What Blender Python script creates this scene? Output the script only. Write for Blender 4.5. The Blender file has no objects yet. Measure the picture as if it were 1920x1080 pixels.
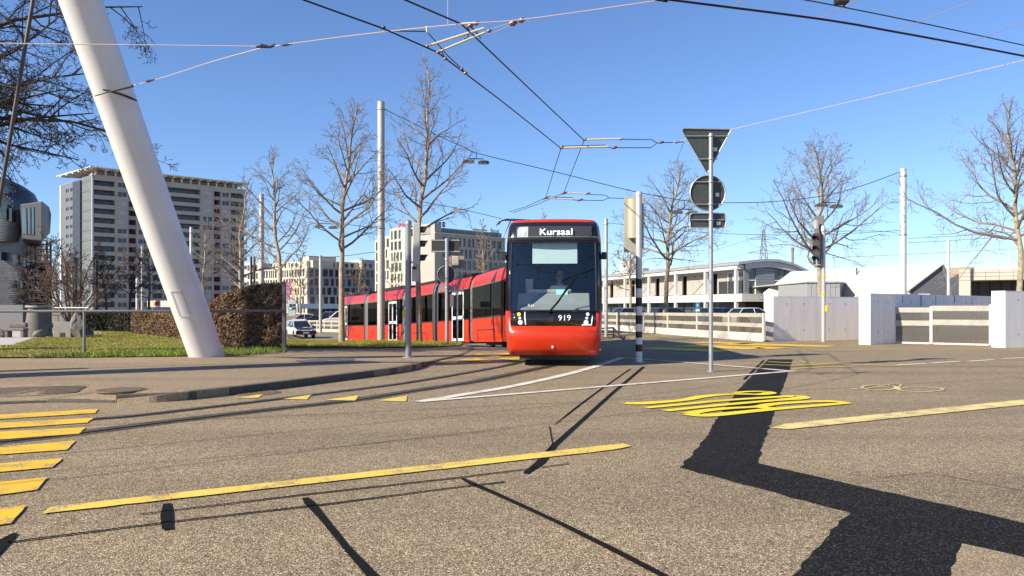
import bpy, bmesh, math, random
from mathutils import Vector, Matrix
V = Vector
R = math.radians
scene = bpy.context.scene
COL = scene.collection

# ------------------------------------------------------------------ camera
CAMH, FPX, HORY = 1.36, 1493.0, 578.0      # eye height (m), focal length in photo pixels, horizon row
cam_data = bpy.data.cameras.new('camera')
cam = bpy.data.objects.new('camera', cam_data)
COL.objects.link(cam)
scene.camera = cam
cam.location = (0, 0, CAMH)
cam.rotation_euler = (R(90), 0, 0)
cam_data.sensor_width = 36
cam_data.lens = 36 * FPX / 1920
cam_data.shift_y = (HORY - 540) / 1920
cam_data.clip_start = 0.05
cam_data.clip_end = 6000

# ------------------------------------------------------------------ sky and sun
SUN_AZ, SUN_EL = 31.0, 31.0
ldir = V((math.cos(R(SUN_AZ)) * math.cos(R(SUN_EL)), math.sin(R(SUN_AZ)) * math.cos(R(SUN_EL)), -math.sin(R(SUN_EL))))
world = bpy.data.worlds.new('World')
scene.world = world
world.use_nodes = True
wn = world.node_tree
bg = wn.nodes['Background']
sky = wn.nodes.new('ShaderNodeTexSky')
sky.sky_type = 'NISHITA'
sky.sun_disc = False
sky.sun_elevation = R(SUN_EL)
sky.sun_rotation = math.atan2(-ldir.x, -ldir.y)
sky.altitude = 550
sky.air_density = 1.0
sky.dust_density = 0.0
sky.ozone_density = 4.0
wb = wn.nodes.new('ShaderNodeMix'); wb.data_type = 'RGBA'; wb.blend_type = 'MULTIPLY'; wb.inputs[0].default_value = 1
wb.inputs[7].default_value = (.86, .94, 1.12, 1)          # white balance of the photograph
hs = wn.nodes.new('ShaderNodeHueSaturation'); hs.inputs['Saturation'].default_value = 1.0
wn.links.new(sky.outputs[0], wb.inputs[6]); wn.links.new(wb.outputs[2], hs.inputs['Color']); wn.links.new(hs.outputs[0], bg.inputs[0])
bg.inputs[1].default_value = 0.088
sun_data = bpy.data.lights.new('sun', 'SUN')
sun_data.energy = 5.0
sun_data.angle = R(0.53)
sun_data.color = (1.0, 0.89, 0.72)
sun = bpy.data.objects.new('sun', sun_data)
COL.objects.link(sun)
sun.rotation_euler = ldir.to_track_quat('-Z', 'Y').to_euler()
sun.location = (-40, -20, 40)
scene.view_settings.view_transform = 'Standard'
scene.view_settings.look = 'None'
scene.view_settings.exposure = 0.85
scene.view_settings.gamma = 1.0
scene.render.engine = 'CYCLES'

# ------------------------------------------------------------------ terrain and pixel helpers
def sstep(t):
    t = max(0.0, min(1.0, t))
    return t * t * (3 - 2 * t)

def gz(x, y):
    """road level: flat near the camera, falling away along the tram line"""
    a = sstep((y - 21) / 39.0)
    m = 1 - sstep((x - 1.0) / 7.0)
    l = sstep((x - (-10 - (y - 26) * 0.28)) / 4.0)
    return -1.25 * a * m * l

def isl(x, y):
    """level of the raised footway and its grass verge"""
    s = (x + 5.8) * .47 + (y - 12) * .88
    h = .025 + .095 * sstep((s + 0.8) / 1.0) * (1 - sstep((s - 6.8) / 1.6))
    return h - 0.02 * max(0, y - 22) * sstep((x + 12) / 4)

def flat(x, y):
    return 0.0

def G(px, py, f=gz, dz=0.0):
    """point where the photo's pixel ray meets the ground"""
    rx, rz = (px - 960) / FPX, -(py - HORY) / FPX
    t, st = 2.0, 0.25
    while t < 400:
        if CAMH + rz * t <= f(rx * t, t) + dz:
            a, b = t - st, t
            for _ in range(24):
                m = (a + b) / 2
                if CAMH + rz * m <= f(rx * m, m) + dz: b = m
                else: a = m
            return V((rx * b, b, f(rx * b, b) + dz))
        t += st
    return V((rx * 400, 400, 0))

def A(px, py, d):
    """point on the pixel's ray at depth d"""
    return V(((px - 960) / FPX * d, d, CAMH - (py - HORY) / FPX * d))

def Az(px, py, z):
    """point on the pixel's ray at height z"""
    d = (z - CAMH) * FPX / (HORY - py)
    return V(((px - 960) / FPX * d, d, z))

# ------------------------------------------------------------------ materials
MC = {}
def mat(name, col, rough=.6, metal=0.0, var=.12, scale=6.0, bump=0.0, bscale=None, coat=0.0, spec=.5, emit=0.0):
    if name in MC: return MC[name]
    m = bpy.data.materials.new(name); m.use_nodes = True
    nt = m.node_tree; b = nt.nodes['Principled BSDF']
    b.inputs['Roughness'].default_value = rough
    b.inputs['Metallic'].default_value = metal
    b.inputs['Coat Weight'].default_value = coat
    b.inputs['Coat Roughness'].default_value = .05
    b.inputs['Specular IOR Level'].default_value = spec
    tc = nt.nodes.new('ShaderNodeTexCoord')
    if var > 0:
        n = nt.nodes.new('ShaderNodeTexNoise'); n.inputs['Scale'].default_value = scale; n.inputs['Detail'].default_value = 6
        n.inputs['Roughness'].default_value = .65
        nt.links.new(tc.outputs['Object'], n.inputs['Vector'])
        r = nt.nodes.new('ShaderNodeValToRGB')
        r.color_ramp.elements[0].position = .3; r.color_ramp.elements[1].position = .7
        r.color_ramp.elements[0].color = [c * (1 - var) for c in col] + [1]
        r.color_ramp.elements[1].color = [min(1, c * (1 + var)) for c in col] + [1]
        nt.links.new(n.outputs['Fac'], r.inputs['Fac'])
        nt.links.new(r.outputs['Color'], b.inputs['Base Color'])
    else:
        b.inputs['Base Color'].default_value = list(col) + [1]
    if bump > 0:
        n2 = nt.nodes.new('ShaderNodeTexNoise'); n2.inputs['Scale'].default_value = bscale or scale * 6; n2.inputs['Detail'].default_value = 5
        nt.links.new(tc.outputs['Object'], n2.inputs['Vector'])
        bp = nt.nodes.new('ShaderNodeBump'); bp.inputs['Strength'].default_value = bump; bp.inputs['Distance'].default_value = .02
        nt.links.new(n2.outputs['Fac'], bp.inputs['Height'])
        nt.links.new(bp.outputs['Normal'], b.inputs['Normal'])
    if emit > 0:
        b.inputs['Emission Color'].default_value = list(col) + [1]
        b.inputs['Emission Strength'].default_value = emit
    MC[name] = m
    return m

def glass_mat(name, tint=(.5, .55, .55), ior=1.5, rough=0.01, refl=.85):
    if name in MC: return MC[name]
    m = bpy.data.materials.new(name); m.use_nodes = True
    nt = m.node_tree; nt.nodes.clear()
    o = nt.nodes.new('ShaderNodeOutputMaterial')
    t = nt.nodes.new('ShaderNodeBsdfTransparent'); t.inputs[0].default_value = list(tint) + [1]
    g = nt.nodes.new('ShaderNodeBsdfGlossy'); g.inputs['Roughness'].default_value = rough; g.inputs[0].default_value = (1, 1, 1, 1)
    lw = nt.nodes.new('ShaderNodeLayerWeight'); lw.inputs[0].default_value = .5
    pw = nt.nodes.new('ShaderNodeMath'); pw.operation = 'POWER'; pw.inputs[1].default_value = 4.5; nt.links.new(lw.outputs['Facing'], pw.inputs[0])
    f = nt.nodes.new('ShaderNodeMath'); f.operation = 'MULTIPLY_ADD'; f.inputs[1].default_value = refl; f.inputs[2].default_value = ((ior - 1) / (ior + 1)) ** 2
    nt.links.new(pw.outputs[0], f.inputs[0])
    mx = nt.nodes.new('ShaderNodeMixShader')
    nt.links.new(f.outputs[0], mx.inputs[0]); nt.links.new(t.outputs[0], mx.inputs[1]); nt.links.new(g.outputs[0], mx.inputs[2])
    nt.links.new(mx.outputs[0], o.inputs[0])
    MC[name] = m
    return m

def ramp_node(nt, stops):
    r = nt.nodes.new('ShaderNodeValToRGB')
    els = r.color_ramp.elements
    while len(els) < len(stops): els.new(.5)
    for e, (p, c) in zip(els, stops):
        e.position = p; e.color = list(c) + [1]
    return r

def asphalt_mat(name, dark, mid, light, tint=.18, gscale=75, bump=.9, wear=True, spec=.3):
    """exposed-aggregate asphalt: stones of uneven tone, slow stains, fine relief"""
    m = bpy.data.materials.new(name); m.use_nodes = True
    nt = m.node_tree; L = nt.links; b = nt.nodes['Principled BSDF']
    b.inputs['Roughness'].default_value = .82
    b.inputs['Specular IOR Level'].default_value = spec
    tc = nt.nodes.new('ShaderNodeTexCoord')
    vo = nt.nodes.new('ShaderNodeTexVoronoi'); vo.inputs['Scale'].default_value = gscale; vo.inputs['Randomness'].default_value = 1
    L.new(tc.outputs['Object'], vo.inputs['Vector'])
    sep = nt.nodes.new('ShaderNodeSeparateColor'); L.new(vo.outputs['Color'], sep.inputs[0])
    r = ramp_node(nt, [(0, dark), (.30, [c * .75 for c in mid]), (.68, mid), (.90, light), (1, [min(1, c * 1.45) for c in light])])
    L.new(sep.outputs[0], r.inputs[0])
    # dark binder between the stones
    r2 = ramp_node(nt, [(0.22, (1, 1, 1)), (.58, (.26, .24, .22))]); L.new(vo.outputs['Distance'], r2.inputs[0])
    mu = nt.nodes.new('ShaderNodeMix'); mu.data_type = 'RGBA'; mu.blend_type = 'MULTIPLY'; mu.inputs[0].default_value = .75
    L.new(r.outputs[0], mu.inputs[6]); L.new(r2.outputs[0], mu.inputs[7])
    n = nt.nodes.new('ShaderNodeTexNoise'); n.inputs['Scale'].default_value = .28; n.inputs['Detail'].default_value = 7; n.inputs['Roughness'].default_value = .62
    L.new(tc.outputs['Object'], n.inputs['Vector'])
    r3 = ramp_node(nt, [(.28, [1 - tint] * 3), (.5, (1, 1, 1)), (.75, (1 + tint * .4, 1 + tint * .35, 1 + tint * .25))]); L.new(n.outputs['Fac'], r3.inputs[0])
    mu2 = nt.nodes.new('ShaderNodeMix'); mu2.data_type = 'RGBA'; mu2.blend_type = 'MULTIPLY'; mu2.inputs[0].default_value = 1
    L.new(mu.outputs[2], mu2.inputs[6]); L.new(r3.outputs[0], mu2.inputs[7])
    n4 = nt.nodes.new('ShaderNodeTexNoise'); n4.inputs['Scale'].default_value = 9; n4.inputs['Detail'].default_value = 5
    L.new(tc.outputs['Object'], n4.inputs['Vector'])
    r4 = ramp_node(nt, [(.3, (.86, .86, .86)), (.7, (1.1, 1.1, 1.1))]); L.new(n4.outputs['Fac'], r4.inputs[0])
    mu3 = nt.nodes.new('ShaderNodeMix'); mu3.data_type = 'RGBA'; mu3.blend_type = 'MULTIPLY'; mu3.inputs[0].default_value = 1
    L.new(mu2.outputs[2], mu3.inputs[6]); L.new(r4.outputs[0], mu3.inputs[7])
    last = mu3.outputs[2]
    if wear:   # tyre lanes along the road and scattered oil drips
        mp = nt.nodes.new('ShaderNodeMapping'); mp.inputs['Rotation'].default_value = (0, 0, R(-30)); mp.inputs['Scale'].default_value = (.05, .75, 1)
        L.new(tc.outputs['Object'], mp.inputs[0])
        n5 = nt.nodes.new('ShaderNodeTexNoise'); n5.inputs['Scale'].default_value = 1; n5.inputs['Detail'].default_value = 4; L.new(mp.outputs[0], n5.inputs['Vector'])
        r5 = ramp_node(nt, [(.34, (.84, .835, .83)), (.52, (1, 1, 1)), (.72, (1.07, 1.065, 1.05))]); L.new(n5.outputs['Fac'], r5.inputs[0])
        n6 = nt.nodes.new('ShaderNodeTexNoise'); n6.inputs['Scale'].default_value = 1.7; n6.inputs['Detail'].default_value = 8; n6.inputs['Roughness'].default_value = .7; L.new(tc.outputs['Object'], n6.inputs['Vector'])
        r6 = ramp_node(nt, [(.26, (.62, .61, .60)), (.36, (1, 1, 1))]); L.new(n6.outputs['Fac'], r6.inputs[0])
        for rr in (r5, r6):
            mm = nt.nodes.new('ShaderNodeMix'); mm.data_type = 'RGBA'; mm.blend_type = 'MULTIPLY'; mm.inputs[0].default_value = 1
            L.new(last, mm.inputs[6]); L.new(rr.outputs[0], mm.inputs[7]); last = mm.outputs[2]
    L.new(last, b.inputs['Base Color'])
    bp = nt.nodes.new('ShaderNodeBump'); bp.inputs['Strength'].default_value = bump; bp.inputs['Distance'].default_value = .006; bp.invert = True
    L.new(vo.outputs['Distance'], bp.inputs['Height']); L.new(bp.outputs['Normal'], b.inputs['Normal'])
    MC[name] = m
    return m

def paint_mat(name, col, under, wear=.5, scale=60):
    """road paint worn through to the stones"""
    m = bpy.data.materials.new(name); m.use_nodes = True
    nt = m.node_tree; L = nt.links; b = nt.nodes['Principled BSDF']; b.inputs['Roughness'].default_value = .7
    tc = nt.nodes.new('ShaderNodeTexCoord')
    n = nt.nodes.new('ShaderNodeTexNoise'); n.inputs['Scale'].default_value = scale; n.inputs['Detail'].default_value = 3
    n2 = nt.nodes.new('ShaderNodeTexNoise'); n2.inputs['Scale'].default_value = 3.0; n2.inputs['Detail'].default_value = 5
    L.new(tc.outputs['Object'], n.inputs['Vector']); L.new(tc.outputs['Object'], n2.inputs['Vector'])
    ad = nt.nodes.new('ShaderNodeMath'); ad.operation = 'ADD'; L.new(n.outputs['Fac'], ad.inputs[0]); L.new(n2.outputs['Fac'], ad.inputs[1])
    r = ramp_node(nt, [(.0, under), (.30 + wear * .3, under), (.36 + wear * .3, [c * .85 for c in col]), (.75, col), (1, col)])
    hf = nt.nodes.new('ShaderNodeMath'); hf.operation = 'MULTIPLY'; hf.inputs[1].default_value = .5; L.new(ad.outputs[0], hf.inputs[0])
    L.new(hf.outputs[0], r.inputs[0]); L.new(r.outputs[0], b.inputs['Base Color'])
    bp = nt.nodes.new('ShaderNodeBump'); bp.inputs['Strength'].default_value = .5; bp.inputs['Distance'].default_value = .004
    L.new(n.outputs['Fac'], bp.inputs['Height']); L.new(bp.outputs['Normal'], b.inputs['Normal'])
    MC[name] = m
    return m

# ------------------------------------------------------------------ object helpers
ORG = {}
def tag(o, label=None, cat=None, group=None, kind=None):
    if label: o['label'] = label
    if cat: o['category'] = cat
    if group: o['group'] = group
    if kind: o['kind'] = kind
    return o

def thing(name, label, cat, loc=(0, 0, 0), group=None):
    o = bpy.data.objects.new(name, None); COL.objects.link(o)
    o.empty_display_size = .2
    o.location = loc; ORG[o] = V(loc)
    return tag(o, label, cat, group)

def copy_tree(o, parent=None):
    c = o.copy(); COL.objects.link(c)
    if parent: c.parent = parent
    for ch in list(o.children): copy_tree(ch, c)
    return c

class MB:
    def __init__(s): s.v = []; s.f = []
    def add(s, vs, fs):
        k = len(s.v); s.v += [tuple(p) for p in vs]; s.f += [tuple(i + k for i in f) for f in fs]; return s
    def box(s, c, size, ax=None):
        """centre, full size, axes (three unit vectors)"""
        X, Y, Z = ax or (V((1, 0, 0)), V((0, 1, 0)), V((0, 0, 1)))
        c = V(c); hx, hy, hz = size[0] / 2, size[1] / 2, size[2] / 2
        vs = [c + X * (hx * i) + Y * (hy * j) + Z * (hz * k) for k in (-1, 1) for j in (-1, 1) for i in (-1, 1)]
        return s.add(vs, [(0, 2, 3, 1), (4, 5, 7, 6), (0, 1, 5, 4), (2, 6, 7, 3), (0, 4, 6, 2), (1, 3, 7, 5)])
    def bb(s, x0, x1, y0, y1, z0, z1, tf=None):
        vs = [(x, y, z) for z in (z0, z1) for y in (y0, y1) for x in (x0, x1)]
        if tf: vs = [tf(*p) for p in vs]
        return s.add(vs, [(0, 2, 3, 1), (4, 5, 7, 6), (0, 1, 5, 4), (2, 6, 7, 3), (0, 4, 6, 2), (1, 3, 7, 5)])
    def path(s, pts, rad, n=8, caps=True):
        pts = [V(p) for p in pts]
        if not isinstance(rad, (list, tuple)): rad = [rad] * len(pts)
        k = len(s.v)
        up = None
        for i, p in enumerate(pts):
            d = (pts[min(i + 1, len(pts) - 1)] - pts[max(i - 1, 0)])
            d = d.normalized() if d.length > 1e-9 else V((0, 0, 1))
            if up is None:
                up = V((0, 0, 1)) if abs(d.z) < .9 else V((1, 0, 0))
            x = d.cross(up)
            if x.length < 1e-6: x = d.cross(V((0, 1, 0)))
            x.normalize(); y = d.cross(x).normalized(); up = -y if False else up
            for q in range(n):
                a = 2 * math.pi * q / n
                s.v.append(tuple(p + x * (math.cos(a) * rad[i]) + y * (math.sin(a) * rad[i])))
        for i in range(len(pts) - 1):
            for q in range(n):
                a, b = k + i * n + q, k + i * n + (q + 1) % n
                s.f.append((a, b, b + n, a + n))
        if caps:
            s.f.append(tuple(k + q for q in range(n))[::-1])
            s.f.append(tuple(k + (len(pts) - 1) * n + q for q in range(n)))
        return s
    def tube(s, a, b, r0, r1=None, n=8): return s.path([a, b], [r0, r0 if r1 is None else r1], n)
    def poly(s, pts): return s.add(pts, [tuple(range(len(pts)))])
    def extrude(s, pts, vec):
        n = len(pts); vec = V(vec); pts = [V(p) for p in pts]
        return s.add(pts + [p + vec for p in pts], [tuple(range(n))[::-1], tuple(range(n, 2 * n))] + [(i, (i + 1) % n, n + (i + 1) % n, n + i) for i in range(n)])
    def lathe(s, c, prof, n=16, ax=None):
        X, Y, Z = ax or (V((1, 0, 0)), V((0, 1, 0)), V((0, 0, 1)))
        c = V(c); k = len(s.v)
        for r, h in prof:
            for q in range(n):
                a = 2 * math.pi * q / n
                s.v.append(tuple(c + X * (r * math.cos(a)) + Y * (r * math.sin(a)) + Z * h))
        for i in range(len(prof) - 1):
            for q in range(n):
                a, b = k + i * n + q, k + i * n + (q + 1) % n
                s.f.append((a, b, b + n, a + n))
        s.f.append(tuple(k + q for q in range(n))[::-1])
        s.f.append(tuple(k + (len(prof) - 1) * n + q for q in range(n)))
        return s
    def text(s, body, o, ux, uy, sx, sy, ext=.004, align='CENTER', bold=0.0):
        """text whose capitals are sy tall; sx is a width factor; o = middle of the baseline"""
        cu = bpy.data.curves.new('lettering', 'FONT'); cu.body = body; cu.align_x = align; cu.size = 1.0; cu.resolution_u = 2; cu.offset = bold
        ob = bpy.data.objects.new('lettering', cu); COL.objects.link(ob)
        me = bpy.data.meshes.new_from_object(ob.evaluated_get(bpy.context.evaluated_depsgraph_get()))
        o, ux, uy = V(o), V(ux).normalized(), V(uy).normalized(); n = ux.cross(uy)
        vs = [o + ux * (v.co.x * sx / .7) + uy * (v.co.y * sy / .7) for v in me.vertices]
        fs = [tuple(p.vertices) for p in me.polygons]
        k = len(vs)
        s.add([v + n * ext for v in vs], fs)
        # rim gives the letters their thickness
        ed = {}
        for f in fs:
            for i in range(len(f)):
                a, b = f[i], f[(i + 1) % len(f)]
                ed[(a, b)] = 1
        rim = [(a, b) for (a, b) in ed if (b, a) not in ed]
        if ext > 0:
            s.add(vs + [v + n * ext for v in vs], [(a, b, b + k, a + k) for a, b in rim])
        bpy.data.objects.remove(ob); bpy.data.meshes.remove(me); bpy.data.curves.remove(cu)
        return s
    def build(s, name, m, parent=None, org=None, smooth=False, bevel=0, sharp=40):
        o_ = ORG[parent] if parent is not None else V(org or (0, 0, 0))
        me = bpy.data.meshes.new(name)
        ox, oy, oz = o_
        me.from_pydata([(p[0] - ox, p[1] - oy, p[2] - oz) for p in s.v], [], s.f)
        if m is not None: me.materials.append(m)
        me.validate(); me.update()
        if smooth:
            bm = bmesh.new(); bm.from_mesh(me)
            bmesh.ops.recalc_face_normals(bm, faces=bm.faces[:])
            for f in bm.faces: f.smooth = True
            for e in bm.edges:
                if len(e.link_faces) == 2 and e.calc_face_angle(0) > R(sharp): e.smooth = False
            bm.to_mesh(me); bm.free()
        o = bpy.data.objects.new(name, me); COL.objects.link(o)
        if parent is not None: o.parent = parent; ORG[o] = o_
        else: o.location = o_; ORG[o] = o_
        if bevel:
            b = o.modifiers.new('bevel', 'BEVEL'); b.width = bevel; b.segments = 2; b.limit_method = 'ANGLE'; b.angle_limit = R(40)
        return o

def draped(poly, f, dz, level=4, jitter=0, seed=0):
    """polygon filled, cut small and laid on the height function f"""
    rng = random.Random(seed)
    pts = []
    for i, p in enumerate(poly):
        q = poly[(i + 1) % len(poly)]
        n = max(1, int((V(q) - V(p)).length / .12)) if jitter else 1
        for k in range(n):
            t = k / n
            x, y = p[0] + (q[0] - p[0]) * t, p[1] + (q[1] - p[1]) * t
            if jitter: x += rng.gauss(0, jitter); y += rng.gauss(0, jitter)
            pts.append((x, y, 0))
    bm = bmesh.new()
    fc = bm.faces.new([bm.verts.new(p) for p in pts])
    bmesh.ops.triangulate(bm, faces=[fc])
    for _ in range(level):
        es = [e for e in bm.edges if e.calc_length() > 1.2]
        if not es: break
        bmesh.ops.subdivide_edges(bm, edges=es, cuts=1, use_grid_fill=True)
        bmesh.ops.triangulate(bm, faces=bm.faces[:])
    mb = MB()
    bm.verts.index_update()
    mb.v = [(v.co.x, v.co.y, f(v.co.x, v.co.y) + dz) for v in bm.verts]
    mb.f = []
    for fa in bm.faces:
        ids = [v.index for v in fa.verts]
        if fa.normal.z < 0: ids = ids[::-1]
        mb.f.append(tuple(ids))
    bm.free()
    return mb

def ribbon(pts, w, f, dz):
    """strip of width w (or list of widths) along ground points"""
    pts = [V((p[0], p[1], 0)) for p in pts]
    out = []; ws = w if isinstance(w, (list, tuple)) else [w] * len(pts)
    P2, W2 = [], []
    for i in range(len(pts) - 1):
        n = max(1, int((pts[i + 1] - pts[i]).length / .6))
        for k in range(n):
            P2.append(pts[i].lerp(pts[i + 1], k / n)); W2.append(ws[i] + (ws[i + 1] - ws[i]) * k / n)
    P2.append(pts[-1]); W2.append(ws[-1])
    mb = MB()
    for i, p in enumerate(P2):
        d = (P2[min(i + 1, len(P2) - 1)] - P2[max(i - 1, 0)]).normalized()
        n = V((-d.y, d.x, 0)) * (W2[i] / 2)
        for q in (p - n, p + n): mb.v.append((q.x, q.y, f(q.x, q.y) + dz))
    for i in range(len(P2) - 1): mb.f.append((2 * i, 2 * i + 2, 2 * i + 3, 2 * i + 1))
    return mb

def smooth_pts(pts, n=5):
    """Catmull-Rom through points"""
    pts = [V(p) for p in pts]; out = []
    for i in range(len(pts) - 1):
        p0, p1, p2, p3 = pts[max(i - 1, 0)], pts[i], pts[i + 1], pts[min(i + 2, len(pts) - 1)]
        for k in range(n):
            t = k / n
            out.append(.5 * ((2 * p1) + (p2 - p0) * t + (2 * p0 - 5 * p1 + 4 * p2 - p3) * t * t + (3 * p1 - p0 - 3 * p2 + p3) * t ** 3))
    out.append(pts[-1])
    return out

# ================================================================== SETTING: road, footway, lawn, markings
ASPH = asphalt_mat('asphalt', (.10, .075, .046), (.465, .355, .222), (.82, .66, .425), bump=.55, gscale=128)
ASPH2 = asphalt_mat('footway_asphalt', (.28, .21, .135), (.51, .395, .255), (.62, .49, .325), gscale=140, bump=.35)
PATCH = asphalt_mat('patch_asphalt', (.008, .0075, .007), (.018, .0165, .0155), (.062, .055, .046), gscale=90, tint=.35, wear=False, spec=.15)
TAR = mat('bitumen', (.009, .0085, .008), .85, var=.3, scale=30, bump=.3, spec=.12)
YEL = paint_mat('yellow_paint', (.80, .50, .03), (.30, .22, .10), .34)
YELW = paint_mat('worn_yellow_paint', (.80, .58, .10), (.30, .22, .12), .36)
YELB = paint_mat('bright_yellow_paint', (.85, .66, .02), (.30, .22, .03), .12)
YELP = paint_mat('pale_yellow_paint', (.78, .64, .24), (.32, .24, .15), .42)
WHT = paint_mat('white_paint', (.76, .72, .62), (.30, .24, .17), .34)
STEEL = mat('rail_steel', (.16, .13, .11), .38, .9, var=.3, scale=14)
CONC = mat('kerb_granite_shaded', (.10, .085, .07), .9, var=.3, scale=25, bump=.4)  # whole stone darkened to carry the shade on its road side

g = MB()
def axis(lo, hi, fine0, fine1, st):
    xs = []; x = fine0
    while x <= fine1: xs.append(x); x += st
    s, x = st, fine1
    while x < hi: s *= 1.35; x += s; xs.append(min(x, hi))
    s, x = st, fine0
    while x > lo: s *= 1.35; x -= s; xs.insert(0, max(x, lo))
    return xs
gx = axis(-2500, 2500, -34, 30, 1.0); gy = axis(-60, 4500, -4, 84, 1.0)
for y in gy:
    for x in gx: g.v.append((x, y, gz(x, y)))
nx = len(gx)
for j in range(len(gy) - 1):
    for i in range(nx - 1):
        k = j * nx + i; g.f.append((k, k + 1, k + nx + 1, k + nx))
road = g.build('ground', ASPH, smooth=True); tag(road, kind='structure')

def mark(name, px, m, dz=.010, f=gz, jit=.004, seed=1):
    pts = [G(x, y, f) for x, y in px]
    return draped([(p.x, p.y, 0) for p in pts], f, dz, 3, jit, seed).build(name, m, road)

def lay(name, px, w, m, dz=.010, f=gz, sm=False):
    pts = [G(x, y, f) for x, y in px]
    if sm:
        if isinstance(w, list): w = [w[i] + (w[i + 1] - w[i]) * k / 6 for i in range(len(w) - 1) for k in range(6)] + [w[-1]]
        pts = smooth_pts(pts, 6)
    return ribbon(pts, w, f, dz).build(name, m, road)

# dark asphalt repair
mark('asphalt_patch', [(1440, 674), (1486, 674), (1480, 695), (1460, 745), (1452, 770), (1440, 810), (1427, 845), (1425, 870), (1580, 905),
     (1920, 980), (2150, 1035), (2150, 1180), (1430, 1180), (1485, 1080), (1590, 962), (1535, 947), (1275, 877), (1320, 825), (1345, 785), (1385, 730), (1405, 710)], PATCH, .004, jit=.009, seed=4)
mark('asphalt_patch', [(1805, 1020), (1920, 1046), (2150, 1095), (2150, 1170), (1755, 1170), (1780, 1080)], ASPH2, .007, jit=.008, seed=5)
# worn, darker lane between the rails
def rail_px(a): return a
r1 = [(1010, 672), (983, 677), (947, 686), (859, 702), (748, 720), (638, 734), (500, 751), (260, 779), (177, 786), (0, 803), (-260, 826)]
r2 = [(1035, 686), (1000, 693), (899, 714), (815, 727), (744, 738), (660, 751), (500, 769), (338, 788), (150, 812), (0, 829), (-260, 858)]
for rr, w in ((r1, .26), (r2, .36)):
    pts = smooth_pts([G(*p) for p in rr], 6)
    ribbon(pts, w, gz, .004).build('rail_bedding', mat('rail_bedding', (.085, .070, .052), .8, var=.5, scale=7, bump=.4, spec=.2), road)
    ribbon(pts, .065, gz, .008).build('rail', STEEL, road)
    off = []
    for i, p in enumerate(pts):
        d = (pts[min(i + 1, len(pts) - 1)] - pts[max(i - 1, 0)]).normalized(); off.append(p + V((d.y, -d.x, 0)) * -.052)
    ribbon(off, .055, gz, .009).build('rail_groove', TAR, road)
# bitumen joints, and the loops sawn for the signals
for px, w in (([(985, 889), (1012, 869), (1040, 835), (1090, 790), (1150, 736), (1207, 688)], [.05, .085, .06, .055, .06, .07]),
              ([(1040, 797), (1080, 765), (1120, 735), (1182, 692)], [.012, .03, .03, .03]),
              ([(572, 935), (580, 945), (606, 975), (650, 1030), (705, 1090)], [.045, .07, .05, .042, .06]),
              ([(866, 898), (885, 908), (940, 932), (1050, 983), (1150, 1033), (1250, 1085)], [.035, .065, .05, .05, .055, .05]),
              ([(262, 966), (560, 930), (850, 898), (1066, 871)], [.02, .03, .028, .02]),
              ([(14, 1019), (320, 980), (620, 946), (840, 917), (945, 905)], [.028, .026, .03, .024, .03]),
              ([(313, 946), (312, 968), (314, 995)], [.05, .075, .06]),
              ([(-20, 1050), (5, 1018), (28, 1002)], [.06, .09, .03]),
              ([(0, 893), (220, 874), (440, 856), (700, 832), (960, 806)], .009),
              ([(1645, 897), (1740, 887), (1915, 921)], .010),
              ([(1395, 712), (1432, 676)], .05),
              ([(1030, 800), (1036, 835), (1018, 862)], .010)):
    lay('bitumen_joint', px, w, TAR, .0085)
# yellow crossing at the left edge of the picture
for (yt, yb, xt, y2, xb, y3) in ((779, 787, 184, 768, 179, 776), (794, 805, 174, 785, 165, 794), (811, 826, 161, 803, 147, 815), (840, 854, 141, 828, 125, 845),
                                 (871, 887, 117, 861, 100, 878), (906, 930, 90, 897, 68, 921), (956, 987, 49, 950, 22, 984), (1030, 1075, -20, 1024, -60, 1072)):
    a, b, c, d = G(0, yt), G(xt, y2), G(xb, y3), G(0, yb)
    if xt < 0: a, d = G(-80, yt + 8), G(-120, yb + 6)
    k = 3.0 / max(.01, (a - b).length)
    a2 = a + (a - b) * k; k = 3.0 / max(.01, (d - c).length); d2 = d + (d - c) * k
    draped([a2, d2, c, b], gz, .011, 2, .004, yt).build('zebra_stripe', YEL, road)
mark('lane_line', [(92, 953), (1168, 833), (1186, 838), (1150, 845), (78, 966)], YELW, .0105)
mark('lane_line', [(1472, 796), (1920, 750), (2150, 727), (2150, 735), (1920, 760), (1480, 806), (1446, 804)], YELP, .0105)
lay('white_line', [(786, 754), (860, 742), (960, 725), (1060, 703), (1125, 685), (1167, 671)], .20, WHT, sm=True)
lay('white_line', [(786, 754), (960, 740), (1200, 720), (1490, 696)], .15, WHT, .0115)
lay('white_line', [(1167, 671), (1335, 684), (1490, 697)], .17, WHT, .012)
lay('white_line', [(1135, 645), (1220, 641), (1330, 637)], .12, WHT)
for a, b in (((1680, 685), (1737, 682)), ((1748, 681), (1800, 678)), ((1815, 678), (1862, 675)), ((1880, 673), (1925, 671))):
    lay('dash', [a, b], .16, WHT)
for i, t in enumerate(([(372, 743), (420, 737), (414, 742)], [(436, 748), (495, 739), (484, 747)], [(529, 749), (584, 741), (575, 750)], [(609, 751), (674, 742), (665, 752)], [(708, 752), (764, 743), (761, 754)])):
    mark('give_way_tooth', t, YELW, .0095)
for p in ([(815, 681), (828, 677), (859, 679), (856, 683)], [(857, 675), (894, 673), (928, 676), (914, 680)], [(882, 667), (899, 664), (945, 668), (933, 670)],
          [(928, 665), (952, 662), (988, 666), (966, 668)], [(933, 673), (983, 670), (987, 673), (962, 677)]):
    mark('zebra_stripe', p, YEL, .0125)
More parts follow.
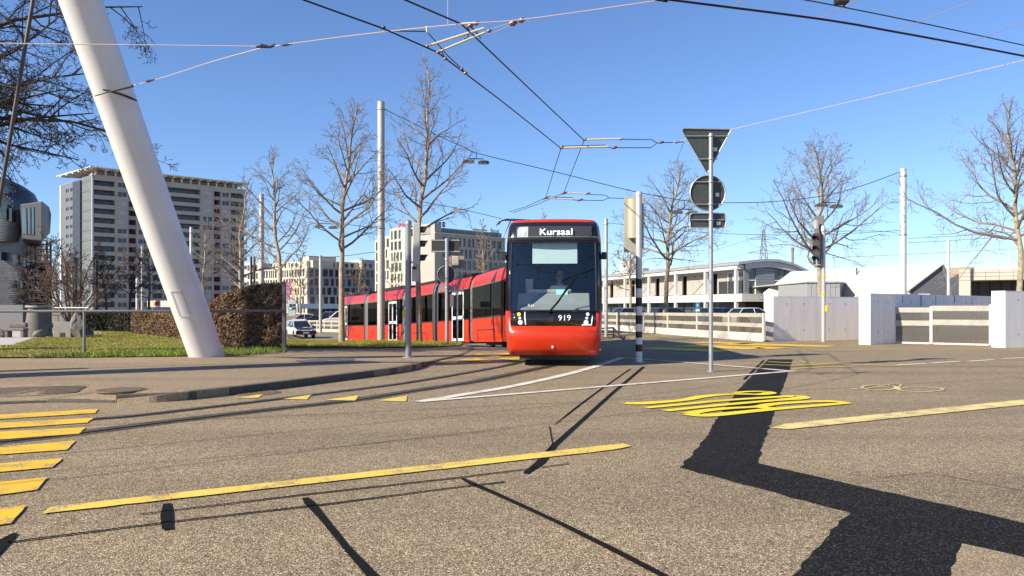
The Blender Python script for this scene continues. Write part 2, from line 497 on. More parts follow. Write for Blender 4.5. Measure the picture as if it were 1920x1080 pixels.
for p in ([(1342, 647), (1400, 643.5), (1568, 649), (1545, 651)], [(1366, 653), (1420, 649.5), (1480, 653), (1448, 655)], [(1250, 650), (1300, 646.5), (1440, 653), (1400, 656)],
          [(1180, 655), (1230, 651), (1380, 658), (1340, 661)], [(1290, 643), (1330, 641), (1420, 644), (1390, 646)]):
    mark('zebra_stripe', p, YEL, .0125)
for p, w in (([(1395, 683), (1480, 686), (1560, 683), (1690, 687)], .10), ([(1485, 692), (1540, 689), (1600, 688)], .12), ([(1440, 679), (1490, 681), (1530, 680)], .13), ([(1500, 677), (1525, 683), (1580, 681)], .08)):
    lay('worn_marking', p, w, YELW, .0125)
# B, U and S drawn out long for drivers coming from the right
for q, (px, w) in enumerate((([(1172, 757), (1204, 757.5), (1280, 751.5), (1315, 745), (1358, 740.5), (1392, 740), (1425, 740.5), (1443, 738), (1432, 735.5), (1400, 735.5), (1378, 738)], [.22, .27, .17, .22, .20, .16, .2, .22, .2, .14, .12]),
              ([(1211, 766), (1300, 757.5), (1370, 751), (1458, 745.5), (1492, 744), (1503, 746.5), (1490, 749), (1458, 751.5), (1355, 760.5), (1247, 771.5)], [.15, .17, .17, .18, .24, .26, .24, .17, .17, .16]),
              ([(1290, 777), (1312, 780), (1345, 779), (1400, 773.5), (1455, 768), (1530, 762), (1590, 757)], [.2, .28, .24, .20, .20, .18, .14]),
              ([(1290, 777), (1326, 771), (1367, 767), (1420, 764), (1440, 760.5), (1462, 758), (1520, 754.5), (1560, 754), (1590, 757)], [.2, .18, .17, .17, .2, .18, .18, .22, .14]),
              ([(1424, 765), (1440, 766.5), (1456, 767)], .2))):
    lay('bus_lettering', px, w, YELB, .0125 + .0004 * q, sm=True)
# bicycle symbol
def ring(cx, cy, rx, ry, w): 
    return lay('bicycle_marking', [(cx + rx * math.cos(a * math.pi / 12), cy + ry * math.sin(a * math.pi / 12)) for a in range(25)], w, YELP, .0105)
ring(1648, 727.5, 32, 5.2, .05); ring(1727, 731, 42, 4.2, .05)
lay('bicycle_marking', [(1648, 727.5), (1690, 722), (1682, 731), (1727, 731)], .05, YELP, .0115)
lay('bicycle_marking', [(1596, 730), (1630, 729), (1672, 721), (1690, 722)], .05, YELP, .0118)

# ------------------------------------------------------------------ footway with its kerbstones
kerb_px = [(-420, 768), (-60, 757), (110, 751), (235, 747), (330, 737), (480, 721), (640, 702), (770, 685), (823, 674), (861, 667), (885, 657), (886, 651), (868, 645)]
kerb = smooth_pts([G(x, y, isl) for x, y in kerb_px], 6)
far_px = [(800, 641.5), (700, 640), (600, 640), (545, 640)]
far = [G(x, y, isl) for x, y in far_px]
outline = [(p.x, p.y) for p in kerb] + [(p.x, p.y) for p in far] + [(-13.0, 45), (-20, 52), (-48, 52), (-48, 12), (-22, 10)]
fw = draped([(x, y, 0) for x, y in outline], isl, 0, 6)
# edge skirt down to the road
n = len(outline); k = len(fw.v)
for (x, y) in outline: fw.v.append((x, y, isl(x, y) - .001)); fw.v.append((x, y, min(gz(x, y), isl(x, y)) - .25))
for i in range(n):
    a, b_ = k + 2 * i, k + 2 * ((i + 1) % n)
    fw.f.append((a, a + 1, b_ + 1, b_))
pav = fw.build('footway', ASPH2); tag(pav, kind='structure')
acc = 0; cur = [kerb[0]]; kers = []
dense = []
for i in range(len(kerb) - 1):
    m_ = max(1, int((kerb[i + 1] - kerb[i]).length / .1))
    for q in range(m_): dense.append(kerb[i].lerp(kerb[i + 1], q / m_))
seg = []; L_ = 0
for i in range(len(dense) - 1):
    if not seg: seg = [dense[i]]; L_ = 0
    L_ += (dense[i + 1] - dense[i]).length; seg.append(dense[i + 1])
    if L_ >= 1.0: kers.append(seg); seg = []
for sgm in kers:
    if sgm[0].y < 5: continue
    a, b_ = sgm[0], sgm[-1]; d = (b_ - a); d.z = 0; ln = d.length; d.normalize(); nrm = V((-d.y, d.x, 0))
    if ln < .3: continue
    c = (a + b_) / 2 + nrm * .065; zt = isl(c.x, c.y) + .006
    if d.y < 0 and a.y > 26: nrm = nrm
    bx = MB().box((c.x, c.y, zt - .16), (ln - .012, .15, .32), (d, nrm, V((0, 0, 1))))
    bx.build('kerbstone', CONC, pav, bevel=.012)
# covers in the footway and the road
IRON = mat('cast_iron', (.17, .13, .095), .7, .4, var=.4, scale=30, bump=.5)
def cover(name, cx, cy, rad, f, par, dz=.004):
    c = G(cx, cy, f); mb = MB()
    mb.lathe((c.x, c.y, c.z + dz - .02), [(rad, 0), (rad, .02), (rad * .93, .024), (rad * .90, .020), (.001, .022)], 28)
    for q in range(-3, 4):
        w = math.sqrt(max(0, (rad * .85) ** 2 - (q * rad * .24) ** 2))
        mb.box((c.x, c.y + q * rad * .24, c.z + dz + .006), (2 * w, .03, .010))
    return mb.build(name, IRON, par)
cover('manhole_cover', 228, 731, .36, isl, pav)
cover('manhole_cover', 480, 737, .40, gz, road)
hp = [G(x, y, isl) for x, y in ((-90, 733), (20, 727), (162, 724), (143, 736), (30, 742), (-110, 747))]
draped([(p.x, p.y, 0) for p in hp], isl, .006, 2).build('inspection_cover', IRON, pav)
for q in range(6):
    t = q / 5; a, b_ = hp[0].lerp(hp[5], t), hp[2].lerp(hp[3], t)
    ribbon([a, b_], .03, isl, .012).build('cover_rib', IRON, pav)
gp = [G(x, y, isl) for x, y in ((553, 676), (575, 672), (665, 673), (660, 679), (570, 682))]
draped([(p.x, p.y, 0) for p in gp], isl, .006, 2).build('drain_grate', IRON, pav)
for q in range(13):
    a, b_ = G(582 + q * 6.2, 671.5, isl), G(576 + q * 6.2, 675, isl)
    ribbon([a, b_], .035, isl, .012).build('grate_bar', mat('worn_iron', (.45, .42, .38), .5, .6, var=.2), pav)

# ------------------------------------------------------------------ lawn, verge and plaza
GRASS = mat('grass', (.115, .135, .022), .9, var=.45, scale=2.2, bump=.8, bscale=60)
SOIL = mat('lawn_soil', (.20, .185, .035), .95, var=.4, scale=.9, bump=.6, bscale=40)
lawn_px = [(-260, 676), (0, 672), (200, 670), (365, 668.5), (480, 664), (536, 660), (536, 650), (470, 646), (395, 640), (330, 629), (240, 622), (165, 622), (100, 632), (60, 636), (0, 650), (-120, 664)]
lawn_pts = [G(x, y, isl) for x, y in lawn_px]
def lawn_f(x, y): return isl(x, y) + .035
lawn = draped([(p.x, p.y, 0) for p in lawn_pts], lawn_f, 0, 5).build('lawn', SOIL); tag(lawn, kind='structure')
verge_px = [(530, 652), (560, 653), (700, 653), (800, 652), (862, 649), (868, 646), (800, 642.5), (700, 641), (600, 641), (535, 641)]
verge_pts = [G(x, y, isl) for x, y in verge_px]
verge = draped([(p.x, p.y, 0) for p in verge_pts], lawn_f, 0, 5).build('verge', SOIL); tag(verge, kind='structure')
plaza_px = [(-200, 668), (0, 652), (60, 636.5), (110, 632), (190, 627), (190, 622), (-200, 622)]
plz = [G(x, y, isl) for x, y in plaza_px]
plaza = draped([(p.x, p.y, 0) for p in plz], lawn_f, .005, 4).build('plaza', mat('pale_concrete_slab', (.46, .43, .39), .8, var=.1, scale=3)); tag(plaza, kind='structure')

def inside(x, y, poly):
    c = False; j = len(poly) - 1
    for i in range(len(poly)):
        if (poly[i].y > y) != (poly[j].y > y) and x < (poly[j].x - poly[i].x) * (y - poly[i].y) / (poly[j].y - poly[i].y) + poly[i].x: c = not c
        j = i
    return c
def blades(poly, count, hmin, hmax, seed, f):
    rng = random.Random(seed); mb = MB()
    x0, x1 = min(p.x for p in poly), max(p.x for p in poly); y0, y1 = min(p.y for p in poly), max(p.y for p in poly)
    x0 = max(x0, -30)
    while count > 0:
        x, y = rng.uniform(x0, x1), rng.uniform(y0, y1)
        if not inside(x, y, poly): continue
        count -= 1
        h = rng.uniform(hmin, hmax) * (1.7 if rng.random() < .08 else 1); a = rng.uniform(0, 6.28); w = rng.uniform(.006, .015)
        z = f(x, y) - .01; lx, ly = rng.gauss(0, h * .5), rng.gauss(0, h * .5)
        k = len(mb.v)
        mb.v += [(x - w * math.cos(a), y - w * math.sin(a), z), (x + w * math.cos(a), y + w * math.sin(a), z), (x + lx, y + ly, z + h)]
        mb.f.append((k, k + 1, k + 2))
    return mb
gm = mat('grass_blades', (.25, .235, .035), .8, var=.4, scale=.7)
tag(blades(lawn_pts, 60000, .02, .055, 1, lawn_f).build('grass', gm), 'short yellow-green grass covering the lawn behind the railing', 'grass', kind='stuff')
tag(blades(verge_pts, 30000, .05, .12, 2, lawn_f).build('grass', gm), 'rough green grass strip in front of the red tram', 'grass', kind='stuff')
edge = [G(x, y, isl) for x, y in ((40, 673.5), (100, 672), (200, 671), (365, 669.5), (480, 666), (536, 661.5), (536, 655), (480, 659), (365, 663), (200, 667), (100, 669))]
tag(blades(edge, 9000, .05, .14, 3, lawn_f).build('grass', mat('tall_grass', (.14, .20, .02), .8, var=.6, scale=.9)), 'taller green grass fringe along the front edge of the lawn', 'grass', kind='stuff')

# ================================================================== THE TRAM
RED = mat('tram_red', (.54, .030, .007), .34, var=.07, scale=2, coat=.3, spec=.35)
GLOSSBLK = mat('gloss_black', (.012, .012, .015), .12, var=0, coat=.4)
MATBLK = mat('matt_black', (.015, .015, .016), .6, var=.2, scale=10)
BELLOW = mat('bellows_grey', (.12, .12, .125), .6, var=.15, scale=6)
WINDOW = glass_mat('tinted_window', (.045, .05, .05), 1.25, refl=.22)
SCREEN = glass_mat('windscreen', (.80, .88, .90), 1.75)
DOORW = mat('door_white', (.78, .77, .75), .35, var=.04, scale=4)
INT = mat('tram_interior', (.13, .13, .135), .7, var=.1, scale=3)
SEATM = mat('seat_fabric', (.20, .04, .04), .85, var=.2, scale=20)
ALU = mat('brushed_metal', (.55, .54, .52), .35, .9, var=.1, scale=9)
LAMP = mat('lamp_glass', (.85, .86, .88), .08, var=0, coat=.5)

NODES = [(.95, 18.35), (1.50, 26.7), (.72, 33.2), (-.90, 38.1), (-3.0, 42.0), (-5.25, 46.5), (-8.5, 52.3), (-11.4, 58.1)]
tram = thing('tram', 'long red low-floor articulated tram with a black windscreen, lit destination display and white-framed doors', 'tram', (NODES[0][0], NODES[0][1], 0))
def frame(a, b):
    e = V((b[0] - a[0], b[1] - a[1], 0)); L = e.length; e.normalize(); r = V((e.y, -e.x, 0))
    za, zb = gz(*a), gz(*b)
    def tf(x, y, z): return V((a[0], a[1], 0)) + r * x + e * y + V((0, 0, z + za + (zb - za) * y / L))
    return tf, L, e, r
def hull(mb, prof, y0, y1, tf):
    """closed (x,z) outline swept along the car"""
    n = len(prof)
    vs = [tf(x, y0, z) for x, z in prof] + [tf(x, y1, z) for x, z in prof]
    mb.add(vs, [tuple(range(n))[::-1], tuple(range(n, 2 * n))] + [(i, (i + 1) % n, n + (i + 1) % n, n + i) for i in range(n)])
LOW = [(1.08, .27), (1.14, .5), (1.15, .8), (1.15, 1.33), (1.09, 1.33), (1.09, .8), (1.02, .27)]
def mir(p, s): return [(x * s, z) for x, z in (p if s > 0 else p[::-1])]

def seats(par, tf, ys):
    for y in ys:
        for s in (-1, 1):
            mb = MB(); mb.bb(s * .62 - .4, s * .62 + .4, y, y + .45, .72, .82, tf); mb.bb(s * .62 - .4, s * .62 + .4, y + .4, y + .5, .82, 1.5, tf); mb.bb(s * .62 - .3, s * .62 + .3, y + .1, y + .4, .36, .72, tf)
            mb.build('seat', SEATM, par)
        MB().tube(tf(.25, y + .45, .36), tf(.25, y + .45, 2.75), .018, n=6).build('grab_pole', mat('pole_yellow', (.6, .45, .05), .4, var=.05), par)

def roof_kit(par, tf, L, items):
    for (y0, y1, h, w) in items:
        MB().bb(-w, w, y0, y1, 3.41, 3.41 + h, tf).build('roof_box', MATBLK, par, bevel=.03)

def section(i, a, b, doors, y0=None, y1=None, cab_end=False):
    tf, L, e, r = frame(a, b)
    y0 = .34 if y0 is None else y0; y1 = L - .34 if y1 is None else y1
    # lower red walls, left open where the doors are
    rf = MB(); prof = [(1.125, 2.84), (1.115, 2.93), (1.03, 3.24), (.95, 3.38), (.80, 3.42), (-.80, 3.42), (-.95, 3.38), (-1.03, 3.24), (-1.115, 2.93), (-1.125, 2.84), (-1.05, 2.84), (-.9, 3.2), (.9, 3.2), (1.05, 2.84)]
    hull(rf, prof, y0, y1, tf); body = rf.build('car_section', RED, tram, smooth=True, sharp=30)
    for s in (-1, 1):
        cuts = [y0] + [q for d in doors for q in d] + [y1]
        for k in range(0, len(cuts), 2):
            if cuts[k + 1] - cuts[k] > .02:
                low = MB(); hull(low, mir(LOW, s), cuts[k], cuts[k + 1], tf); low.build('side_panel', RED, body)
    MB().bb(-1.05, 1.05, y0, y1, .30, .36, tf).build('floor', INT, body)
    MB().bb(-1.0, 1.0, y0, y1, 2.90, 2.94, tf).build('ceiling', INT, body)
    # window band
    for s in (-1, 1):
        fr = MB(); fr.bb(s * 1.10 - .03, s * 1.10 + .03, y0, y1, 2.74, 2.838, tf); fr.bb(s * 1.105 - .03, s * 1.105 + .03, y0, y1, 1.332, 1.40, tf)
        edges = sorted([y0, y1] + [q for d in doors for q in d])
        spans = [(edges[k], edges[k + 1]) for k in range(0, len(edges), 2)]
        for (p, q) in spans:
            n = max(1, round((q - p) / 1.9)); w = (q - p) / n
            for k in range(n + 1):
                yc = min(max(p + k * w, p + .05), q - .05)
                fr.bb(s * 1.10 - .03, s * 1.10 + .03, yc - .05, yc + .05, 1.402, 2.738, tf)
            for k in range(n):
                if w > .3:
                    pn = MB().bb(s * 1.128 - .006, s * 1.128 + .006, p + k * w + .012, p + (k + 1) * w - .012, 1.36, 2.80, tf)
                    pn.build('window', WINDOW, body)
        fr.build('window_frame', GLOSSBLK, body)
        for (p, q) in doors:
            x = s * 1.115
            mid = (p + q) / 2
            for (u0, u1) in ((p, mid), (mid, q)):
                d = MB(); w = .085
                d.bb(x - .03, x + .03, u0 + .008, u0 + w, .34, 2.72, tf); d.bb(x - .03, x + .03, u1 - w * .5, u1 - .008, .34, 2.72, tf) if u0 == p else d.bb(x - .03, x + .03, u1 - w, u1 - .008, .34, 2.72, tf)
                for (z0, z1) in ((.34, .46), (1.40, 1.55), (2.60, 2.72)): d.bb(x - .027, x + .027, u0 + w, u1 - w * .5, z0, z1, tf)
                d.build('door_leaf', DOORW, body)
                for (z0, z1) in ((.46, 1.40), (1.55, 2.60)): MB().bb(x - .008, x + .008, u0 + w, u1 - w * .5, z0, z1, tf).build('door_pane', WINDOW, body)
            MB().bb(x - .02, x + .02, p, q, 2.725, 2.738, tf).build('door_head', GLOSSBLK, body)
            MB().bb(x - .05, x + .09, p + .05, q - .05, .275, .315, tf).build('door_step', ALU, body)
        if not doors:   # access hatch outlined in black
            c0, c1 = (y0 + y1) / 2 - (y1 - y0) * .32, (y0 + y1) / 2 + (y1 - y0) * .30
            h = MB(); x = s * 1.152
            h.bb(x - .006, x + .006, c0, c1, .79, .83, tf); h.bb(x - .006, x + .006, c0, c0 + .04, .32, .789, tf); h.bb(x - .006, x + .006, c1 - .04, c1, .32, .789, tf)
            h.build('hatch_seam', MATBLK, body)
    seats(body, tf, [q for q in (y0 + .8, (y0 + y1) / 2 + .2, y1 - 1.4) if not any(d[0] - .5 < q < d[1] for d in doors)])
    # running gear below the skirt
    if not doors or i in (0, 6):
        mb = MB(); yc = L * .5; mb.bb(-.75, .75, yc - 1.2, yc + 1.2, .12, .34, tf)
        for yy in (yc - .85, yc + .85):
            for s in (-1, 1): mb.lathe(tf(s * .55, yy, .28), [(.27, -.06), (.28, -.03), (.28, .03), (.27, .06)], 18, (e, V((0, 0, 1)), r))
        mb.build('bogie', MATBLK, body)
    else: MB().bb(-.95, .95, y0, y1, .20, .298, tf).build('underframe', MATBLK, body)
    return body, tf, L, e, r

def bellows(at, e0, e1, z):
    e = (e0 + e1).normalized(); r = V((e.y, -e.x, 0)); c = V((at[0], at[1], z))
    mb = MB()
    prof = [(1.06, .34), (1.09, .6), (1.09, 2.85), (1.0, 3.22), (.88, 3.36), (-.88, 3.36), (-1.0, 3.22), (-1.09, 2.85), (-1.09, .6), (-1.06, .34)]
    for k in range(5):
        y = -.32 + k * .16; s = 1.0 if k % 2 == 0 else .955
        vs = [c + r * (x * s) + e * y + V((0, 0, zz * s + .05 * (1 - s))) for x, zz in prof]
        if k == 0: prev = vs; mb.add(vs, []); continue
        kx = len(mb.v); mb.add(vs, []); n = len(prof)
        for q in range(n): mb.f.append((kx - n + q, kx - n + (q + 1) % n, kx + (q + 1) % n, kx + q))
    mb.build('bellows', BELLOW, tram)
    # dark end rings hugging the cars
    for y in (-.40, .33):
        m2 = MB(); n = len(prof)
        o0 = [c + r * (x * 1.035) + e * y + V((0, 0, zz * 1.008)) for x, zz in prof]; o1 = [p + e * .07 for p in o0]
        m2.add(o0 + o1, [(q, (q + 1) % n, n + (q + 1) % n, n + q) for q in range(n)]); m2.build('gangway_ring', mat('ring_grey', (.20, .20, .21), .45, .4, var=.1), tram)

LENS = [math.dist(NODES[k], NODES[k + 1]) for k in range(7)]
frames = []
for k in range(1, 7):
    L = LENS[k]
    c_ = {1: .5, 3: .36, 5: .27}.get(k, 0) * L; doors = [(c_ - .7, c_ + .7)] if k in (1, 3, 5) else ([(L - 1.9, L - .8)] if k == 6 else [])
    frames.append(section(k, NODES[k], NODES[k + 1], doors))
for k in range(1, 7):
    e0 = frame(NODES[k - 1], NODES[k])[2]; e1 = frame(NODES[k], NODES[k + 1])[2]
    bellows(NODES[k], e0, e1, gz(*NODES[k]))
for k, items in ((0, [(1.0, 3.2, .20, .7), (4.0, 5.6, .24, .75)]), (1, [(.8, 2.9, .22, .75)]), (2, [(.9, 3.2, .20, .7)]), (3, [(.8, 3.6, .2, .7)]), (4, [(.8, 4.6, .24, .75)]), (5, [(.8, 4.5, .22, .7)])):
    roof_kit(frames[k][0], frames[k][1], frames[k][2], items)
# rear end wall of the last car
tf6, L6 = frames[5][1], frames[5][2]
MB().bb(-1.1, 1.1, L6 - .26, L6 - .18, .30, 3.38, tf6).build('rear_wall', RED, frames[5][0], bevel=.05)

# ------------------------------------------------------------------ leading car with the cab
tf, L, e, r = frame(NODES[0], NODES[1])
PLAN = [(0, 0, 1), (.34, .010, 1), (.66, .038, 1), (.89, .082, 1), (1.00, .115, 1), (1.075, .165, .97), (1.125, .27, .93), (1.15, .55, .78), (1.165, 1.0, .55), (1.165, 1.5, .27), (1.15, 2.1, 0)]
ZL = [(.27, .20, .925), (.42, .09, .955), (.62, .03, .975), (.79, .0, .985), (.81, .012, .985), (.95, .03, .992), (1.30, .085, 1.0), (2.10, .24, 1.0), (2.93, .40, .985), (3.05, .425, .98), (3.32, .50, .95), (3.42, .58, .915), (3.49, .72, .85), (3.53, .95, .72)]
full = [(-x, y, w) for x, y, w in PLAN[:0:-1]] + PLAN
NP, NZ = len(full), len(ZL)
def SP(i, j, off=0.0):
    x, y, w = full[i]; z, yo, ws = ZL[j]
    return tf(x * ws, y + yo * w - off, z)
def shell(cond, name, m, par, off=0.0, smooth=True):
    mb = MB(); idx = {}
    for i in range(NP - 1):
        for j in range(NZ - 1):
            if cond(i, j):
                q = []
                for (a, b) in ((i, j), (i + 1, j), (i + 1, j + 1), (i, j + 1)):
                    if (a, b) not in idx: idx[(a, b)] = len(mb.v); mb.v.append(tuple(SP(a, b, off)))
                    q.append(idx[(a, b)])
                mb.f.append(tuple(q))
    o = mb.build(name, m, par, smooth=smooth, sharp=50)
    so = o.modifiers.new('thickness', 'SOLIDIFY'); so.thickness = .03; so.offset = -1
    return o
MIDX = len(PLAN) - 1
def fr(i): return MIDX - 4 <= i <= MIDX + 3            # the flat front panels
def front1(i): return MIDX - 6 <= i <= MIDX + 5
cab = shell(lambda i, j: (j < 5) or (j == 5 and not fr(i)), 'cab', RED, tram)
shell(lambda i, j: j >= 11 or (j >= 8 and not front1(i)), 'cab_roof', RED, cab)
shell(lambda i, j: j == 5 and fr(i), 'lamp_mask', GLOSSBLK, cab)
ws_ = shell(lambda i, j: 6 <= j <= 7 and fr(i), 'windscreen', SCREEN, cab)
for md in list(ws_.modifiers): ws_.modifiers.remove(md)
shell(lambda i, j: 8 <= j <= 10 and front1(i), 'display_surround', GLOSSBLK, cab)
for s in (-1, 1):
    rng_i = range(MIDX + 4, NP - 1) if s > 0 else range(0, MIDX - 4)
    o_ = shell(lambda i, j: 6 <= j <= 7 and i in rng_i and not (i in (MIDX + 4, MIDX - 5)), 'side_window', WINDOW, cab)
    for md in list(o_.modifiers): o_.modifiers.remove(md)
    shell(lambda i, j: 6 <= j <= 7 and i == (MIDX + 4 if s > 0 else MIDX - 5), 'corner_pillar', GLOSSBLK, cab)
# black rim round the windscreen
rim = MB()
rim.path([SP(MIDX - 4 + k, 6, .004) for k in range(9)], .022, 6); rim.path([SP(MIDX - 4 + k, 8, .004) for k in range(9)], .028, 6)
rim.path([SP(MIDX - 4, j, .004) for j in (6, 7, 8)], .024, 6); rim.path([SP(MIDX + 4, j, .004) for j in (6, 7, 8)], .024, 6)
rim.build('windscreen_seal', GLOSSBLK, cab, smooth=True)
MB().path([SP(i, 9, .010) for i in range(MIDX - 5, MIDX + 6)], .012, 5).build('trim_line', ALU, cab)
MB().path([SP(i, 4, -.004) for i in range(0, NP)], .006, 4).build('bumper_seam', MATBLK, cab)
# roof closing plate, hull behind the nose
n = NP; rp = MB(); top = [SP(i, NZ - 1) for i in range(NP)]
rp.add([p for p in top] , [tuple(range(NP))]); rp.build('roof', RED, cab)
bdy, tfx, Lx, ex, rx_ = section(0, NODES[0], NODES[1], [(2.35, 3.65)], 2.06, L - .34)
hull_z = MB(); hull_z.bb(-1.0, 1.0, .35, 2.06, .80, .86, tf); hull_z.build('cab_floor', INT, cab)
MB().bb(-1.08, 1.08, 2.06, 2.10, .86, 3.3, tf).build('cab_rear_wall', mat('cab_wall', (.035, .037, .04), .7, var=.1), cab)
MB().bb(-.92, .92, .95, 2.05, 3.02, 3.06, tf).build('cab_ceiling', INT, cab)
nose = MB(); nose.bb(-.8, .8, .35, 2.0, .16, .30, tf); nose.build('underframe', MATBLK, cab)
# dashboard and screens
dash = MB(); prof = [(.42, .86), (.36, 1.36), (.62, 1.46), (.95, 1.74), (1.12, 1.70), (1.12, .86)]
vs = [tf(-.86, y, z) for y, z in prof] + [tf(.86, y, z) for y, z in prof]; k = len(prof)
dash.add(vs, [tuple(range(k)), tuple(range(k, 2 * k))[::-1]] + [(i, k + i, k + (i + 1) % k, (i + 1) % k) for i in range(k)])
dash.build('dashboard', mat('dash_grey', (.30, .30, .29), .6, var=.08), cab, bevel=.02)
MB().bb(-.62, .42, .96, 1.10, 1.74, 1.83, tf).build('instrument_hood', mat('dash_light', (.42, .40, .37), .6, var=.08), cab, bevel=.02)
MB().bb(.06, .34, .90, .93, 1.70, 1.82, tf).build('monitor', mat('monitor_glow', (.35, .75, .68), .3, var=0, emit=.25), cab)
MB().bb(-.70, -.52, 1.35, 1.50, 1.3, 2.10, tf).build('equipment_box', mat('box_pale', (.42, .42, .41), .6, var=.1), cab, bevel=.01)
MB().bb(-.46, -.14, 1.9, 2.0, 1.55, 2.2, tf).build('shelf', MATBLK, cab)
ms = MB(); ms.bb(-.30, .52, 1.95, 2.05, 1.25, 2.05, tf); ms.bb(-.12, .42, 1.45, 1.95, 1.20, 1.32, tf); ms.bb(.02, .28, 1.55, 1.8, .86, 1.20, tf)
ms.build('driver_seat', mat('seat_dark', (.035, .037, .045), .8, var=.2), cab, bevel=.04)
# roller blind, behind the glass
def glass_y(z):   # y of the windscreen at height z
    return .40 * (z - 1.30) / 1.63 + .02
MB().add([tf(-.50, glass_y(2.42) + .16, 2.42), tf(.56, glass_y(2.42) + .16, 2.42), tf(.56, glass_y(2.90) + .16, 2.92), tf(-.50, glass_y(2.90) + .16, 2.92),
          tf(-.50, glass_y(2.42) + .17, 2.42), tf(.56, glass_y(2.42) + .17, 2.42), tf(.56, glass_y(2.90) + .17, 2.92), tf(-.50, glass_y(2.90) + .17, 2.92)],
         [(0, 1, 2, 3), (7, 6, 5, 4), (0, 4, 5, 1), (3, 2, 6, 7), (0, 3, 7, 4), (1, 5, 6, 2)]).build('sun_blind', mat('blind', (.50, .60, .58), .8, var=.03), cab)
# destination display
def dpt(x, z): 
    t = (z - 3.05) / .27; return tf(x, .425 + .075 * t + .035 * (x / .6) ** 2 - .012, z)
dp = MB()
cols = [-.90 + .1125 * q for q in range(17)]
for q, x in enumerate(cols):
    dp.v += [tuple(dpt(x, 3.03)), tuple(dpt(x, 3.31))]
    if q: dp.f.append((2 * q - 2, 2 * q, 2 * q + 1, 2 * q - 1))
dp.build('display_glass', mat('display_black', (.045, .048, .054), .15, var=0), cab)
LED = mat('led_text', (.92, .94, .97), .5, var=0, emit=.7)
uz = (dpt(0, 3.3) - dpt(0, 3.05)).normalized()
txt = MB(); txt.text('Kursaal', dpt(.06, 3.095) - e * .03, r, uz, .185, .155, .004); txt.build('destination_lettering', LED, cab)
bx = MB(); w0, w1 = -.86, -.60
bx.add([dpt(w0, 3.045) - e * .012, dpt(w1, 3.045) - e * .012, dpt(w1, 3.30) - e * .012, dpt(w0 + .05, 3.30) - e * .012, dpt(w0, 3.24) - e * .012], [(0, 1, 2, 3, 4)])
bx.build('line_number_panel', mat('led_grey', (.34, .37, .40), .4, var=.2, scale=40), cab)
t9 = MB(); t9.text('9', dpt(-.71, 3.085) - e * .035, r, uz, .15, .17, .004); t9.build('line_number', LED, cab)
tn = MB(); uz2 = (tf(0, .085, 1.3) - tf(0, .03, .95)).normalized()
tn.text('919', tf(.26, .030, 1.075) - e * .035, r, uz2, .14, .135, .005); tn.build('fleet_number', mat('decal_white', (.85, .85, .85), .5, var=0), cab)
t4 = MB(); t4.text('9-14', tf(-.52, .085 + .03, 1.40) - e * .005, r, V((0, 0, 1)), .055, .065, .003); t4.build('running_number', mat('decal_white', (.85, .85, .85)), cab)
MB().bb(-.17, .17, .595, .63, 3.385, 3.425, tf).build('marker_light', mat('marker_lit', (.95, .93, .85), .3, var=0, emit=.8), cab)
MB().bb(-.09, .01, .015, .06, 1.05, 1.15, tf).build('coupler_socket', MATBLK, cab)
MB().bb(-.035, .005, .05, .08, .44, .49, tf).build('tow_cap', DOORW, cab)
# head lamps with their light strips
for s in (-1, 1):
    for (x, z, rad, lit) in ((.80, 1.22, .042, 1), (.775, 1.13, .034, 0), (.76, 1.03, .058, 0)):
        y = .075 * (x / .84) ** 2 + .085 * (z - .95) / .35 + .03
        c = tf(s * x, y - .03, z)
        m_ = mat('indicator_amber', (.95, .45, .06), .3, var=0, emit=1.4) if (lit and s < 0) else LAMP
        MB().lathe(c, [(rad, .03), (rad, .0), (rad * .85, -.012), (.001, -.02)], 14, (r, V((0, 0, 1)), e)).build('headlight', m_, cab, smooth=True)
        MB().lathe(c, [(rad * 1.25, .035), (rad * 1.25, .005), (rad, .005), (rad, .035)], 14, (r, V((0, 0, 1)), e)).build('lamp_bezel', MATBLK, cab)
    st = MB(); q = .66
    st.path([tf(s * (q - .02), .055, .985), tf(s * (q - .0), .095, 1.15), tf(s * (q + .0), .125, 1.28)] if s < 0 else [tf(.66, .05, .975), tf(.88, .095, .975), tf(.90, .15, 1.14), tf(.915, .19, 1.28)], .010, 5)
    st.build('light_strip', mat('strip_lit', (.9, .92, .95), .3, var=0, emit=.5), cab)
    # camera pods where mirrors used to be
    p = tf(s * 1.08, .75, 2.62)
    mp = MB().tube(p, p + r * (s * .10), .03, .03, 8); mp.box(p + r * (s * .12) - e * .02, (.12, .16, .17), (r, e, V((0, 0, 1)))); mp.build('camera_pod', MATBLK, cab, bevel=.05)
# wiper
wp = [tf(-.10, .055, 1.27), tf(.12, .085, 1.52), tf(.36, .16, 1.90), tf(.52, .215, 2.14)]
MB().path(wp, [.026, .024, .02, .012], 6).build('wiper', mat('wiper_black', (.008, .008, .008), .7, var=0, spec=.1), cab)
MB().path([tf(.06, .08, 1.46), tf(.36, .135, 1.84), tf(.60, .225, 2.16)], .018, 6).build('wiper_blade', MC['wiper_black'], cab)
